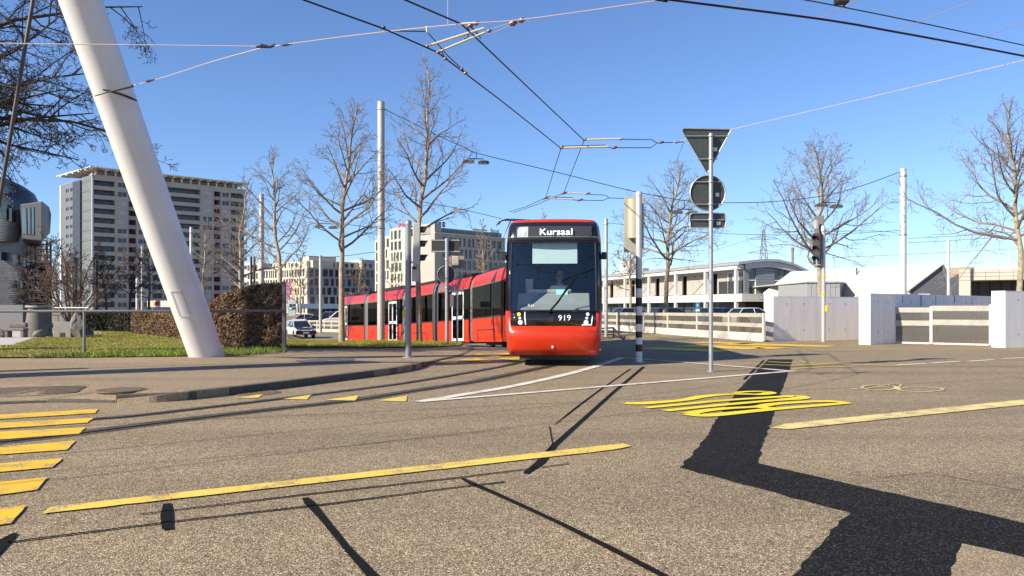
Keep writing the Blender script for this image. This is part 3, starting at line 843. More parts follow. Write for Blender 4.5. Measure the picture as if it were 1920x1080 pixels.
# pantograph on the second car
pt, pL = (lambda x, y, z: frames[1][1](x, y, z + .24 * (z > 5) )), frames[1][2]
pg = MB()
for s in (-1, 1):
    pg.path([pt(s * .42, 1.0, 3.52), pt(s * .35, 3.4, 4.35), pt(s * .32, 1.5, 5.28)], .028, 6)
    pg.path([pt(s * .30, 1.1, 3.50), pt(s * .12, 3.35, 4.30)], .016, 5)
pg.tube(pt(-.42, 3.4, 4.35), pt(.42, 3.4, 4.35), .025); pg.bb(-.55, .55, .6, 1.5, 3.42, 3.52, pt)
pg.build('pantograph', MATBLK, frames[1][0])
hd = MB()
for yy in (1.35, 1.68):
    hd.path([pt(-.92, yy, 5.06), pt(-.78, yy, 5.24), pt(-.55, yy, 5.31), pt(.55, yy, 5.31), pt(.78, yy, 5.24), pt(.92, yy, 5.06)], .026, 6)
hd.tube(pt(-.5, 1.35, 5.28), pt(-.5, 1.68, 5.28), .018); hd.tube(pt(.5, 1.35, 5.28), pt(.5, 1.68, 5.28), .018)
hd.build('pantograph_head', MATBLK, frames[1][0])
ho = MB(); ho.bb(-.18, .0, 2.6, 2.9, 3.5, 3.62, tf); ho.build('horn', MATBLK, cab, bevel=.02)

# ------------------------------------------------------------------ people
def skinned(name, verts, edges, m, par, sub=1):
    """verts: (point, radius); surface grown by the skin modifier"""
    me = bpy.data.meshes.new(name); ox = ORG[par] if par else V((0, 0, 0))
    me.from_pydata([tuple(V(p) - ox) for p, _ in verts], edges, []); me.materials.append(m)
    o = bpy.data.objects.new(name, me); COL.objects.link(o)
    if par: o.parent = par; ORG[o] = ox
    o.modifiers.new('skin', 'SKIN')
    for sv, (_, rr) in zip(me.skin_vertices[0].data, verts):
        sv.radius = (rr, rr) if not isinstance(rr, tuple) else rr
    me.skin_vertices[0].data[0].use_root = True
    s = o.modifiers.new('sub', 'SUBSURF'); s.levels = sub; s.render_levels = sub
    for p in me.polygons: p.use_smooth = True
    return o

def seated(label, T, shirt, hair, glasses, reach=.42):
    """T(x, y, z): x to the person's left as seen from the front, y forward, z up from the seat"""
    pr = thing('person', label, 'person', tuple(T(0, 0, 0)))
    vs = [(T(0, 0, .06), (.15, .11)), (T(0, -.01, .24), (.13, .10)), (T(0, .0, .42), (.155, .105)), (T(0, -.01, .53), (.11, .08)), (T(0, .0, .60), .056), (T(0, .03, .68), .070), (T(0, .045, .76), .098), (T(0, .03, .85), .088), (T(0, .02, .91), .05)]
    es = [(k, k + 1) for k in range(8)]
    def add(p, rr, parent): vs.append((p, rr)); es.append((parent, len(vs) - 1)); return len(vs) - 1
    sh = [(vs[k][0], (vs[k][1][0] + .018, vs[k][1][1] + .018)) for k in range(4)]; she = [(0, 1), (1, 2), (2, 3)]
    for s in (-1, 1):
        a = add(T(s * .17, 0, .49), .062, 3); el = add(T(s * .27, .13, .27), .043, a); w = add(T(s * .20, reach - .05, .33), .030, el); h = add(T(s * .18, reach + .03, .335), .034, w)
        for q in range(4):
            f1 = add(T(s * (.145 + .022 * q), reach + .085 + (.008 if q in (1, 2) else 0), .335), .010, h); add(T(s * (.145 + .022 * q), reach + .115, .305), .009, f1)
        th = add(T(s * .125, reach + .03, .345), .011, h); add(T(s * .11, reach + .065, .335), .009, th)
        hp_ = add(T(s * .10, .06, .03), .085, 0); kn = add(T(s * .13, .46, .04), .062, hp_); an = add(T(s * .13, .46, -.36), .045, kn); add(T(s * .13, .60, -.41), .04, an)
        k0 = len(sh); sh.append((T(s * .17, 0, .49), .080)); she.append((3, k0)); sh.append((T(s * .235, .08, .35), .066)); she.append((k0, k0 + 1))
    body = skinned('body', vs, es, mat('skin', (.50, .29, .20), .5, var=.08, scale=20), pr)
    skinned('shirt', sh, she, mat('shirt_' + shirt[0], shirt[1], .8, var=.06, scale=15), pr)
    tr = [(T(0, 0, .04), (.16, .12)), (T(.10, .10, .03), .095), (T(.13, .46, .04), .075), (T(.13, .46, -.34), .06), (T(-.10, .10, .03), .095), (T(-.13, .46, .04), .075), (T(-.13, .46, -.34), .06)]
    skinned('trousers', tr, [(0, 1), (1, 2), (2, 3), (0, 4), (4, 5), (5, 6)], mat('trousers', (.02, .022, .03), .8, var=.1), pr)
    # face: nose, ears, mouth; hair
    fc = MB(); fc.path([T(0, .135, .775), T(0, .158, .745), T(0, .135, .735)], [.010, .016, .008], 6)
    for s in (-1, 1): fc.path([T(s * .095, .03, .78), T(s * .108, .02, .755), T(s * .095, .03, .73)], [.012, .017, .010], 6)
    fc.build('face_features', MC['skin'], pr, smooth=True)
    MB().path([T(-.028, .128, .705), T(0, .136, .702), T(.028, .128, .705)], .006, 5).build('mouth', mat('lips', (.32, .12, .10), .5, var=0), pr)
    hr = MB()
    for k in range(7):
        for q in range(10):
            a0, a1 = k / 7 * 1.45, (k + 1) / 7 * 1.45; b0, b1 = q / 10 * 6.283, (q + 1) / 10 * 6.283
            f_ = lambda a, b: T(.105 * math.sin(a) * math.cos(b), .02 + .112 * math.sin(a) * math.sin(b) - .012, .83 + .105 * math.cos(a) - (.03 * max(0, -math.sin(b))) * math.sin(a))
            hr.add([f_(a0, b0), f_(a0, b1), f_(a1, b1), f_(a1, b0)], [(0, 1, 2, 3)])
    hr.build('hair', mat('hair_' + hair[0], hair[1], .8, var=.2, scale=40), pr, smooth=True)
    if glasses:
        gl = MB()
        for s in (-1, 1): gl.lathe(T(s * .038, .128, .785), [(.032, 0), (.030, .012), (.001, .016)], 12, (T(1, 0, 0) - T(0, 0, 0), V((0, 0, 1)), T(0, 1, 0) - T(0, 0, 0)))
        gl.path([T(-.10, .03, .79), T(-.07, .118, .79), T(.07, .118, .79), T(.10, .03, .79)], .006, 5); gl.build('sunglasses', GLOSSBLK, pr)
    else:
        ey = MB()
        for s in (-1, 1): ey.lathe(T(s * .036, .118, .785), [(.014, 0), (.010, .008), (.001, .011)], 8, (T(1, 0, 0) - T(0, 0, 0), V((0, 0, 1)), T(0, 1, 0) - T(0, 0, 0)))
        ey.build('eyes', MATBLK, pr)
    return pr
seated('driver in pale blue short-sleeved polo shirt and sunglasses at the tram controls', lambda x, y, z: tf(.14 + x, 1.72 - y, 1.40 + z), ('pale_blue', (.78, .82, .86)), ('grey', (.30, .28, .26)), True)
tf5 = frames[5][1]; tq = frames[5][1]
seated('passenger in a grey top seated behind the rear tram window', lambda x, y, z: tq(-.62 + x, frames[5][2] - 3.0 - y, .95 + z), ('grey', (.30, .31, .33)), ('dark', (.06, .05, .04)), False, .30)

# ================================================================== BUILDINGS
UP = V((0, 0, 1))
PANE = mat('far_window_glass', (.035, .045, .055), .12, var=.5, scale=.35, spec=.6)
PANEB = mat('blue_window_glass', (.05, .085, .11), .12, var=.4, scale=.3)
BLIND = mat('lowered_blind', (.42, .42, .42), .7, var=.1, scale=1)

class Face:
    """a vertical wall plane from P0 to P1 (ground points); n points outward"""
    def __init__(s, P0, P1, z0, out):
        s.P0, s.P1, s.z0 = V((P0.x, P0.y, z0)), V((P1.x, P1.y, z0)), z0
        s.u = (s.P1 - s.P0); s.W = s.u.length; s.u.normalize()
        n = V((s.u.y, -s.u.x, 0)); s.n = n if n.dot(V((out[0], out[1], 0))) > 0 else -n
    def pt(s, x, z, o=0): return V((s.P0.x, s.P0.y, z)) + s.u * x + s.n * o
    def at(s, px):
        """distance along the wall where the photo column px meets it"""
        k = (px - 960) / FPX
        return (k * s.P0.y - s.P0.x) / (s.u.x - k * s.u.y)
    def zat(s, px, py):
        x = s.at(px); d = s.P0.y + s.u.y * x
        return CAMH + (HORY - py) / FPX * d
    def box(s, mb, x0, x1, z0, z1, o0, o1):
        return mb.box(s.pt((x0 + x1) / 2, (z0 + z1) / 2, (o0 + o1) / 2), (x1 - x0, o1 - o0, z1 - z0), (s.u, s.n, UP))

def punched(F, par, wallm, x0, x1, z0, z1, floors, cols_of, depth=.35, paneof=None, name='wall', frame=None):
    """wall of bands and piers with real openings; a pane deep in each opening"""
    w = MB(); zs = [z0]
    for zb, zt in floors:
        F.box(w, x0, x1, zs[-1], zb, -depth, 0); zs.append(zt)
    F.box(w, x0, x1, zs[-1], z1, -depth, 0)
    rects = []
    for k, (zb, zt) in enumerate(floors):
        cols = cols_of(k); x = x0
        for (a, b) in cols:
            if a - x > .01: F.box(w, x, a, zb, zt, -depth, -.004)
            rects.append((k, a, b, zb, zt)); x = b
        if x1 - x > .01: F.box(w, x, x1, zb, zt, -depth, -.004)
    wall = w.build(name, wallm, par)
    for k, a, b, zb, zt in rects:
        m = paneof(k, a, b) if paneof else PANE
        pm = MB(); F.box(pm, a, b, zb, zt, -depth * .8, -depth * .55); win = pm.build('window', m, par)
        if frame:
            fm = MB(); mid = (a + b) / 2
            F.box(fm, mid - .05, mid + .05, zb, zt, -depth * .55, -depth * .4); fm.build('mullion', frame, win)
    return wall

def core(par, pts, z0, z1, m, name='core'):
    b = MB().extrude([V((p[0], p[1], z0)) for p in pts], (0, 0, z1 - z0)); return b.build(name, m, par)

def inset(F1, F2, back, o=.36):
    pass

# ---- grey apartment block
C0, C1, CL = A(172, 578, 232), A(463, 578, 262), A(114, 578, 247)
apt = thing('apartment_block', 'tall grey balconied apartment block with an overhanging flat roof, behind the leaning white mast', 'building', (C0.x, C0.y, -1.0))
APT = mat('apartment_render', (.40, .37, .335), .8, var=.06, scale=.4); APTD = mat('gable_cladding', (.13, .14, .155), .6, var=.08, scale=.5); APTW = mat('white_pier', (.72, .72, .71), .7, var=.03)
REDM = mat('dark_red_recess', (.16, .018, .02), .8, var=.1)
Fm = Face(C0, C1, -1, (.5, -1)); Fg = Face(CL, C0, -1, (-.5, -1))
ztop = 40.4; pitch = 2.74; NF = 14
back = [C1 - Fm.n * 14, CL - Fm.n * 2]
core(apt, [(C0 - Fm.n * 2.2 - Fg.n * .45), (C1 - Fm.n * 2.2 - Fm.u * .1), (C1 - Fm.n * 15), (CL - Fg.n * .6 + Fg.u * .1 + (C1 - Fm.n * 15 - C1) * .2)], -1, ztop - .4, mat('block_core', (.22, .22, .23), .8, var=.05))
zz = lambda px: 100 + px / 3.6
def X(a): return max(0, Fm.at(zz(a)))
bays = [('w', 245, 268), ('b', 272, 416), ('g', 430, 500), ('r', 508, 560), ('g', 570, 645), ('b', 668, 738), ('b', 748, 992), ('g', 1008, 1076), ('r', 1084, 1130), ('g', 1136, 1188), ('b', 1198, 1306)]
fl = [(ztop - 1.55 - pitch * k - 1.6, ztop - 1.55 - pitch * k) for k in range(NF)][::-1]
prev = 0; rng = random.Random(3)
xs_all = []
wall = MB()
for kind, a, b in bays:
    xa, xb = X(a), X(b); gapw = xa - prev
    if gapw > .05:
        g_ = MB(); Fm.box(g_, prev, xa, -1, ztop, -2.2, .0); g_.build('pier', APT, apt)
    prev = xb
    if kind == 'w':
        g_ = MB(); Fm.box(g_, xa, xb, -1, ztop + .3, -2.2, .25); g_.build('corner_pier', APTW, apt); continue
    if kind == 'g':
        c0 = xa + .2; c1 = xb - .2
        punched(Fm, apt, APT, xa, xb, -1, ztop, [(p + .1, q - .15) for p, q in fl], lambda k: [(c0, c1)], .3, lambda k, p, q: (BLIND if rng.random() < .35 else PANE), 'wall', mat('window_frame_grey', (.5, .5, .5), .6, var=0))
    if kind in 'br':
        for k, (zb, zt) in enumerate(fl):
            par_ = MB(); zlo = -1 if k == 0 else fl[k - 1][1]
            Fm.box(par_, xa, xb, zlo + (0 if k == 0 else 0), zb, -.25, .12); par_.build('balcony_parapet', APT if kind == 'b' else mat('recess_parapet', (.28, .27, .28), .8, var=.05), apt)
            sl = MB(); Fm.box(sl, xa, xb, zb - 1.05, zb - .9, -2.2, -.25); sl.build('balcony_floor', APT, apt)
            if kind == 'b':
                n_ = max(2, int((xb - xa) / 2.6)); w_ = (xb - xa) / n_
                for q in range(n_):
                    pm = MB(); Fm.box(pm, xa + q * w_ + .25, xa + (q + 1) * w_ - .45, zb - .6, zt - .1, -2.19, -2.05); pm.build('window', PANEB if rng.random() < .6 else PANE, apt)
        tp = MB(); Fm.box(tp, xa, xb, fl[-1][1], ztop, -2.2, .12); tp.build('parapet', APT, apt)
        if kind == 'r':
            rd = MB(); Fm.box(rd, xa + (xb - xa) * .55, xb, -1, ztop - 1.6, -2.19, -1.2); rd.build('red_recess_wall', REDM, apt)
# gable
def Xg(a): return Fg.at(zz(a))
ga, gb = Xg(48), Xg(243)
rows = [(z_, z_ + 1.0) for z_ in [ztop - 3.6 - 2.78 * k for k in range(13)]][::-1]
punched(Fg, apt, APTD, 0, Xg(142), -1, ztop - 1, rows, lambda k: [(Xg(86), Xg(106)), (Xg(115), Xg(135))], .3, name='gable_wall')
g_ = MB(); Fg.box(g_, Xg(142), Xg(192), -1, ztop - 1.0, -.4, .5); g_.build('gable_bay', mat('slate_panel', (.035, .042, .055), .5, var=.08, scale=.5), apt)
g_ = MB(); Fg.box(g_, Xg(192), Fg.W - .05, -1, ztop - .2, -.4, 0); g_.build('gable_panel', APTD, apt)
for k in range(13):
    j = MB(); Fg.box(j, Xg(143), Fg.W - .06, ztop - 1.6 - 2.9 * k, ztop - 1.52 - 2.9 * k, .501, .51) ; j.build('panel_joint', MC['slate_panel'], apt)
g_ = MB(); Fg.box(g_, -.3, .5, -1, ztop - .9, -.4, .15); g_.build('corner_pier', APTW, apt)
# roof canopy with brackets
rc = MB(); pts = [C0 + Fm.n * 1.5 - Fg.u * -.7 + Fg.n * 1.0, C1 + Fm.n * 1.5 + Fm.u * .5, C1 - Fm.n * 14, CL - Fg.u * 1.0 + Fg.n * 1.0]
rc.extrude([V((p.x, p.y, ztop + 1.7)) for p in pts], (0, 0, .28)); rc.build('roof_canopy', mat('canopy_white', (.62, .62, .61), .7, var=.04), apt)
for k in range(17):
    b = MB(); x = Fm.W * (k + .4) / 17; Fm.box(b, x - .3, x + .3, ztop + 1.3, ztop + 1.7, -1.5, 1.2); Fm.box(b, x - .2, x + .2, ztop, ztop + 1.1, -.6, -.2); b.build('canopy_bracket', MC['canopy_white'], apt)
for k in range(5):
    b = MB(); x = Fg.W * (k + .5) / 5; Fg.box(b, x - .4, x + .4, ztop + 1.3, ztop + 1.7, -1.5, 1.0); b.build('canopy_bracket', MC['canopy_white'], apt)
b = MB(); Fm.box(b, 1, Fm.W - 2, ztop, ztop + 1.6, -9, -3); b.build('penthouse', APT, apt)

# ---- office blocks with narrow upright windows
def slots(F, x0, x1, rng, wmin, wmax, gmin, gmax):
    out = []; x = x0 + rng.uniform(gmin, gmax)
    while True:
        w = rng.uniform(wmin, wmax)
        if x + w > x1 - gmin: break
        out.append((x, x + w)); x += w + rng.uniform(gmin, gmax)
    return out
OFFW = mat('pale_stone_facade', (.50, .455, .375), .75, var=.05, scale=.3); OFFSH = mat('shaded_stone_facade', (.36, .335, .30), .75, var=.05, scale=.3)  # darker copy paints shade onto the office faces turned from the sun
SIGNR = mat('red_sign', (.55, .02, .03), .5, var=0); SIGNB = mat('navy_sign', (.02, .025, .06), .5, var=0); SIGNT = mat('dark_teal_sign', (.02, .06, .07), .5, var=0)
off = thing('office_block', 'tall pale office block with narrow upright windows and rooftop letter signs, behind the tram', 'building', tuple(A(815, 578, 250)))
P0, P1, P2 = A(703, 578, 280), A(815, 578, 250), A(947, 578, 272)
z0 = -2
def block(par, Pa, Pb, ztop, nf, wallm, out, seed, wmin=1.0, wmax=1.9, gmin=.9, gmax=1.5, x0=None, x1=None, fh=3.4, deep=14, top_gap=.9, win_h=2.45):
    F = Face(Pa, Pb, z0, out); rng = random.Random(seed); x0 = 0 if x0 is None else x0; x1 = F.W if x1 is None else x1
    fls = [(ztop - top_gap - fh * k - win_h, ztop - top_gap - fh * k) for k in range(nf)][::-1]
    cs = [slots(F, x0, x1, rng, wmin, wmax, gmin, gmax) for _ in range(nf)]
    punched(F, par, wallm, x0, x1, z0, ztop, fls, lambda k: cs[k], .4, lambda k, a, b: (PANEB if rng.random() < .2 else PANE))
    c = MB(); F.box(c, x0 + .02, x1 - .02, z0, ztop - .3, -deep, -.41); c.build('core', wallm, par)
    return F
Fl = Face(P0, P1, z0, (-1, -1))
def zl(px, py): return Fl.zat(px, py)
xA, xB, xC, xD = Fl.at(717), Fl.at(731), Fl.at(757), Fl.at(790)
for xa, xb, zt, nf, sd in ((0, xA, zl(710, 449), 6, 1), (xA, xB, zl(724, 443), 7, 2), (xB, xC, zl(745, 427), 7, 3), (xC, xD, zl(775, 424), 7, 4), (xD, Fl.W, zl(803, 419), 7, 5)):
    block(off, P0, P1, zt, nf, OFFW if xa < xD - .1 else OFFSH, (-1, -1), sd, x0=xa, x1=xb, fh=3.65, win_h=2.95, wmin=.9, wmax=1.9, gmin=.55, gmax=1.0, deep=2.5)
Fr = block(off, P1, P2, Face(P1, P2, z0, (1, -1)).zat(816, 437), 6, OFFSH, (1, -1), 9, fh=3.65, win_h=2.85, wmin=.9, wmax=1.9, gmin=.6, gmax=1.2, x0=.01)
zr = Fr.zat(816, 437)
# setback top floor of the right wing
pe = MB(); Fr.box(pe, .3, Fr.W - .5, zr, zr + 2.0, -10, -1.2); pe.build('setback_floor', mat('setback_grey', (.25, .25, .25), .7, var=.06), off)
for k in range(22):
    w = MB(); x = 1.0 + k * (Fr.W - 3) / 22; Fr.box(w, x, x + .9, zr + .5, zr + 1.6, -1.25, -1.15); w.build('window', PANE, off)
pe = MB(); Fr.box(pe, -.1, Fr.W, zr - .05, zr + .35, -1.0, .3); pe.build('cornice', OFFW, off)
def sign(F, px, py, h, text, m, sx=1.0):
    x = F.at(px); z = F.zat(px, py)
    s = MB(); s.text(text, F.pt(x, z, -.8), F.u if F.u.x > 0 else -F.u, UP, h * sx, h, .15); return s
sign(Fl, 752, 425, 1.35, 'SP Reha', SIGNR).build('roof_sign', SIGNR, off)
sg = MB(); x = Fl.at(744); Fl.box(sg, x - 2.2, Fl.at(766), zl(744, 426.5), zl(744, 426), -1.0, -.7); sg.build('roof_sign_rail', SIGNR, off)
for px, ch in ((820.5, 'D'), (827.5, 'H'), (835, 'W')):
    x = Fr.at(px); z = Fr.zat(px, 425); bx = MB(); Fr.box(bx, x - .58, x + .58, z, z + 1.55, -.9, -.7)
    o = bx.build('roof_sign', SIGNB, off); s = MB(); s.text(ch, Fr.pt(x, z + .28, -.69), Fr.u, UP, .95, 1.0, .04); s.build('letter', mat('sign_white', (.8, .8, .8), .5, var=0), o)
    lg = MB(); Fr.box(lg, x - .05, x + .05, zr + 1.9, z, -.85, -.75); lg.build('sign_leg', SIGNB, off)
sign(Fr, 930, 436.5, 1.6, ':feusi', SIGNT, .95).build('roof_sign', SIGNT, off)
sign(Fr, 903, 432.5, .55, 'BILDUNGSZENTRUM', SIGNT, .9).build('roof_sign', SIGNT, off)

low = thing('office_block', 'low white office block with narrow upright windows, left of the slim far mast', 'building', tuple(A(576, 578, 290)))
Q0, Q1, Q2 = A(493, 578, 312), A(576, 578, 290), A(705, 578, 306)
zq = CAMH + 77 / FPX * 290
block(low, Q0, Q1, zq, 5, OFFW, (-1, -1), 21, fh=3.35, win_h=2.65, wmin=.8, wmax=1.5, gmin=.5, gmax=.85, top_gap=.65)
block(low, Q1, Q2, zq - .02, 5, OFFSH, (1, -1), 22, fh=3.35, win_h=2.6, wmin=.8, wmax=2.1, gmin=.55, gmax=1.1, top_gap=.65, x0=.01)
Fq = Face(Q1, Q2, z0, (1, -1)); Fp = Face(Q0, Q1, z0, (-1, -1))
for (F, xa, xb, zt, o0, o1, m, sd) in ((Fp, 2, Fp.W - 1, zq + 2.7, -12, -3, OFFW, 1), (Fq, 1, Fq.W * .8, zq + 2.6, -12, -3.2, OFFW, 2), (Fq, 3, Fq.W * .5, zq + 4.6, -12, -6, OFFW, 3), (Fq, Fq.W * .8, Fq.W, zq + 3.6, -12, -1, OFFW, 4)):
    b = MB(); F.box(b, xa, xb, zq - .3, zt, o0, o1); o = b.build('setback_floor', m, low); rng = random.Random(sd); x = xa + 1
    while x < xb - 2:
        w = MB(); wd = rng.uniform(.8, 1.8); F.box(w, x, x + wd, zq + .5, min(zt - .6, zq + 2.1), o1 - .05, o1 + .03); w.build('window', PANE, o); x += wd + rng.uniform(.9, 1.8)
b = MB(); Fq.box(b, -4, Fq.W * .5, 1.2, 3.0, 0, 4.0); b.build('shop_canopy', mat('canopy_white2', (.80, .80, .78), .6, var=.03), low)
wing = thing('office_wing', 'narrow white office wing between the apartment block and the low white offices', 'building', tuple(A(464, 578, 335)))
block(wing, A(460, 578, 340), A(493, 578, 335), CAMH + 86 / FPX * 335, 5, OFFW, (-.3, -1), 23, fh=3.5, win_h=2.5, wmin=1.0, wmax=1.6)

# ---- car showroom with the curved roof
VA, VB = A(1395, 578, 90), A(1112, 578, 133)
VA.z = 0; VB.z = 0
sh = thing('showroom', 'grey and white car showroom with a curved roof and cross-braced panels behind the glass fence', 'building', (VA.x, VA.y, 0))
Fv = Face(VB, VA, 0, (-1, -1))
VE = VA + V((.96, .27, 0)) * 9.4
Fe = Face(VA, VE, 0, (1, -1))
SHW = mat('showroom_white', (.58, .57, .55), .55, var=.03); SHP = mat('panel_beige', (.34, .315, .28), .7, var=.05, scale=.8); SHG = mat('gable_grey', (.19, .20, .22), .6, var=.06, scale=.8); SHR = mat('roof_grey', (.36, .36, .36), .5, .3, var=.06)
FRW = mat('frame_white', (.75, .75, .74), .5, var=0)
zE = CAMH + 86 / FPX * 90; zB1 = CAMH + 27 / FPX * 90; zB0 = CAMH + 12.5 / FPX * 90
# core, glazing below
c = MB(); Fv.box(c, .2, Fv.W - .4, -.3, zE - .8, -8.6, -.9); c.build('core', mat('showroom_dark', (.03, .032, .035), .5, var=.1), sh)
b = MB(); Fv.box(b, -1, Fv.W - .02, zB0, zB1, -1.2, .9); b.build('canopy_band', SHW, sh)
b = MB(); Fe.box(b, -.88, Fe.W + 10, zB0, zB1, -.5, 1.0); b.build('canopy_band', SHW, sh)
nb = 6; cols = [Fv.at(p) for p in (1391, 1333, 1276.5, 1226, 1180.5, 1141)]; cols = sorted(cols + [0])
for x in cols:
    c = MB(); Fv.box(c, x - .17, x + .17, -.2, zE - .35, .55, .89); c.build('column', SHW, sh)
for i in range(len(cols) - 1):
    xa, xb = cols[i], cols[i + 1]; w = xb - xa
    # ground floor panes
    n_ = 4
    for k in range(n_):
        p = MB(); Fv.box(p, xa + w * k / n_ + .08, xa + w * (k + 1) / n_ - .08, .1, zB0 - .02, -.6, -.55); p.build('shop_window', PANEB, sh)
    b = MB(); Fv.box(b, xa + .2, xb - .2, zB0 - .75, zB0 - .67, -.54, -.45); b.build('glazing_bar', FRW, sh)
    if i == len(cols) - 2: 
        # corner windows on the right of the last bay
        xs = [xb - w * .52 + q * w * .165 for q in range(4)]; zs_ = [zB1 + .05, zB1 + 1.45, zB1 + 2.55, zB1 + 3.2]
        for a_ in range(3):
            for b_ in range(3):
                p = MB(); Fv.box(p, xs[a_] + .06, xs[a_ + 1] - .06, zs_[b_] + .05, zs_[b_ + 1] - .05, -.5, -.42); p.build('window', mat('green_glass', (.07, .10, .095), .1, var=.4, scale=.5), sh)
        fm = MB()
        for a_ in range(4): Fv.box(fm, xs[a_] - .06, xs[a_] + .06, zB1 + .02, zE - .6, -.5, -.35)
        for b_ in range(4): Fv.box(fm, xs[0], xs[3], zs_[b_] - .045, zs_[b_] + .045, -.49, -.36)
        fm.build('window_frame', FRW, sh); xb2 = xs[0] - .2
    else: xb2 = xb - w * .04
    npan = 4
    xs0 = xa + w * .09
    for k in range(npan):
        p = MB(); Fv.box(p, xs0 + (xb2 - xs0) * k / npan + .015, xs0 + (xb2 - xs0) * (k + 1) / npan - .015, zB1 + .1, zE - .95, -.6, -.5); p.build('wall_panel', SHP, sh)
    if i % 2 == 0 or i == 3:
        br = MB(); q0, q1 = xs0 + (xb2 - xs0) * .25, xs0 + (xb2 - xs0) * .95
        br.tube(Fv.pt(q0, zB1 + .15, -.46), Fv.pt(q1, zE - 1.0, -.46), .03, n=5); br.tube(Fv.pt(q0, zE - 1.0, -.46), Fv.pt(q1, zB1 + .15, -.46), .03, n=5); br.build('cross_brace', mat('brace_grey', (.2, .2, .2), .5, var=0), sh)
b = MB(); Fv.box(b, -1, Fv.W, zE - .75, zE - .30, .0, .9); b.build('eaves_beam', SHW, sh)
b = MB(); Fv.box(b, -1, Fv.W, zE - 1.0, zE - .1, -.9, -.01); b.build('upper_wall', mat('upper_wall_grey', (.3, .3, .3), .7, var=.05), sh)  # plain grey wall band between the panels and the roof
# curved roof over the whole length
prof = [(-1.05, zE - .02), (.8, zE + .26), (2.6, zE + .42), (4.2, zE + .38), (6.0, zE + .02), (7.8, zE - .68), (9.6, zE - 1.7)]
rf = MB(); L_ = Fv.W + 2
for y in (0.6, -L_):
    for (x, z) in prof: rf.v.append(tuple(VA + Fe.u * x - Fe.n * 0 + Fv.u * y + V((0, 0, z))))
    for (x, z) in prof: rf.v.append(tuple(VA + Fe.u * x + Fv.u * y + V((0, 0, z - .28))))
n_ = len(prof)
for i in range(n_ - 1):
    a, bq = i, 2 * n_ + i
    rf.f += [(a, a + 1, bq + 1, bq), (n_ + a, 2 * n_ + n_ + i, 2 * n_ + n_ + i + 1, n_ + a + 1), (a, n_ + a, n_ + a + 1, a + 1), (bq, bq + 1, bq + n_ + 1, bq + n_)]
rf.f += [(0, 2 * n_, 3 * n_, n_), (n_ - 1, 2 * n_ - 1, 4 * n_ - 1, 3 * n_ - 1)]
rf.build('roof', SHR, sh, smooth=True)
# arched gable: white fascia arch, grey boards, tall windows
def ztopg(x):
    for (x0_, za), (x1_, zb) in zip(prof, prof[1:]):
        if x0_ <= x <= x1_: return za + (zb - za) * (x - x0_) / (x1_ - x0_)
    return prof[-1][1]
ar = MB(); k = 14
for q in range(k):
    x0_, x1_ = Fe.W * q / k, Fe.W * (q + 1) / k
    ar.add([Fe.pt(x0_, ztopg(x0_) - .30, .3), Fe.pt(x1_, ztopg(x1_) - .30, .3), Fe.pt(x1_, ztopg(x1_) - .95, .3), Fe.pt(x0_, ztopg(x0_) - .95, .3),
            Fe.pt(x0_, ztopg(x0_) - .30, -.3), Fe.pt(x1_, ztopg(x1_) - .30, -.3), Fe.pt(x1_, ztopg(x1_) - .95, -.3), Fe.pt(x0_, ztopg(x0_) - .95, -.3)], [(0, 3, 2, 1), (4, 5, 6, 7), (0, 1, 5, 4), (3, 7, 6, 2)])
ar.build('gable_fascia', mat('fascia_grey', (.40, .40, .41), .5, var=.05), sh)
wx = [(Fe.at(p), Fe.at(q)) for p, q in ((1404, 1417), (1452, 1461), (1462, 1471), (1472, 1481), (1514, 1522))]
x = 0.0
for (a, b_) in wx + [(Fe.W, Fe.W)]:
    zz0 = zB1 + .02; bd = MB(); nz = 9
    if a - x > .3:
        for q in range(nz):
            za = zz0 + (min(ztopg(x), ztopg(a)) - .95 - zz0) * q / nz; zb = zz0 + (min(ztopg(x), ztopg(a)) - .95 - zz0) * (q + 1) / nz
            bd = MB(); Fe.box(bd, x, a, za + .012, zb - .012, -.1, .05); bd.build('gable_board', SHG, sh)
    if b_ > a:
        p = MB(); Fe.box(p, a, b_, zz0, min(ztopg(a), ztopg(b_)) - .97, -.2, -.1); wn_ = p.build('window', MC['green_glass'], sh)
        fm = MB(); Fe.box(fm, a, b_, zB1 + 1.5, zB1 + 1.6, -.099, .03); Fe.box(fm, b_ - .05, b_, zz0, zB1 + 1.5, -.099, .03); fm.build('window_frame', FRW, wn_)
    x = b_
gcore = MB(); Fe.box(gcore, .3, Fe.W - .4, 0, zE - 2.0, -6, -.25); gcore.build('core', MC['showroom_dark'], sh)
# round emblem on the band (letters V over W in a ring)
def emblem(c, ux, nrm, rad, m):
    e_ = MB(); e_.lathe(c, [(rad, 0), (rad, .06), (.001, .06)], 24, (ux, UP, nrm)); o = e_.build('emblem', m, sh); w = MC['sign_white']
    rg = MB(); pts = [c + ux * (rad * .88 * math.cos(a * math.pi / 12)) + UP * (rad * .88 * math.sin(a * math.pi / 12)) + nrm * .075 for a in range(25)]; rg.path(pts, rad * .055, 5); rg.build('emblem_ring', w, o)
    lt = MB()
    for pts in ([(-.32, .78), (0, .08), (.32, .78)], [(-.72, .42), (-.36, -.66), (0, .02), (.36, -.66), (.72, .42)]):
        lt.path([c + ux * (x * rad) + UP * (z * rad) + nrm * .075 for x, z in pts], rad * .07, 5)
    lt.build('emblem_letters', w, o)
emblem(Fv.pt(Fv.at(1430), CAMH + 21 / FPX * 88, 1.0) if False else A(1430, 557, 87.0), Fe.u, Fe.n, .36, mat('emblem_navy', (.02, .04, .13), .4, var=0))
emblem(A(1591, 553, 80.0), Fe.u, Fe.n, .42, mat('emblem_black', (.02, .02, .025), .4, var=0))
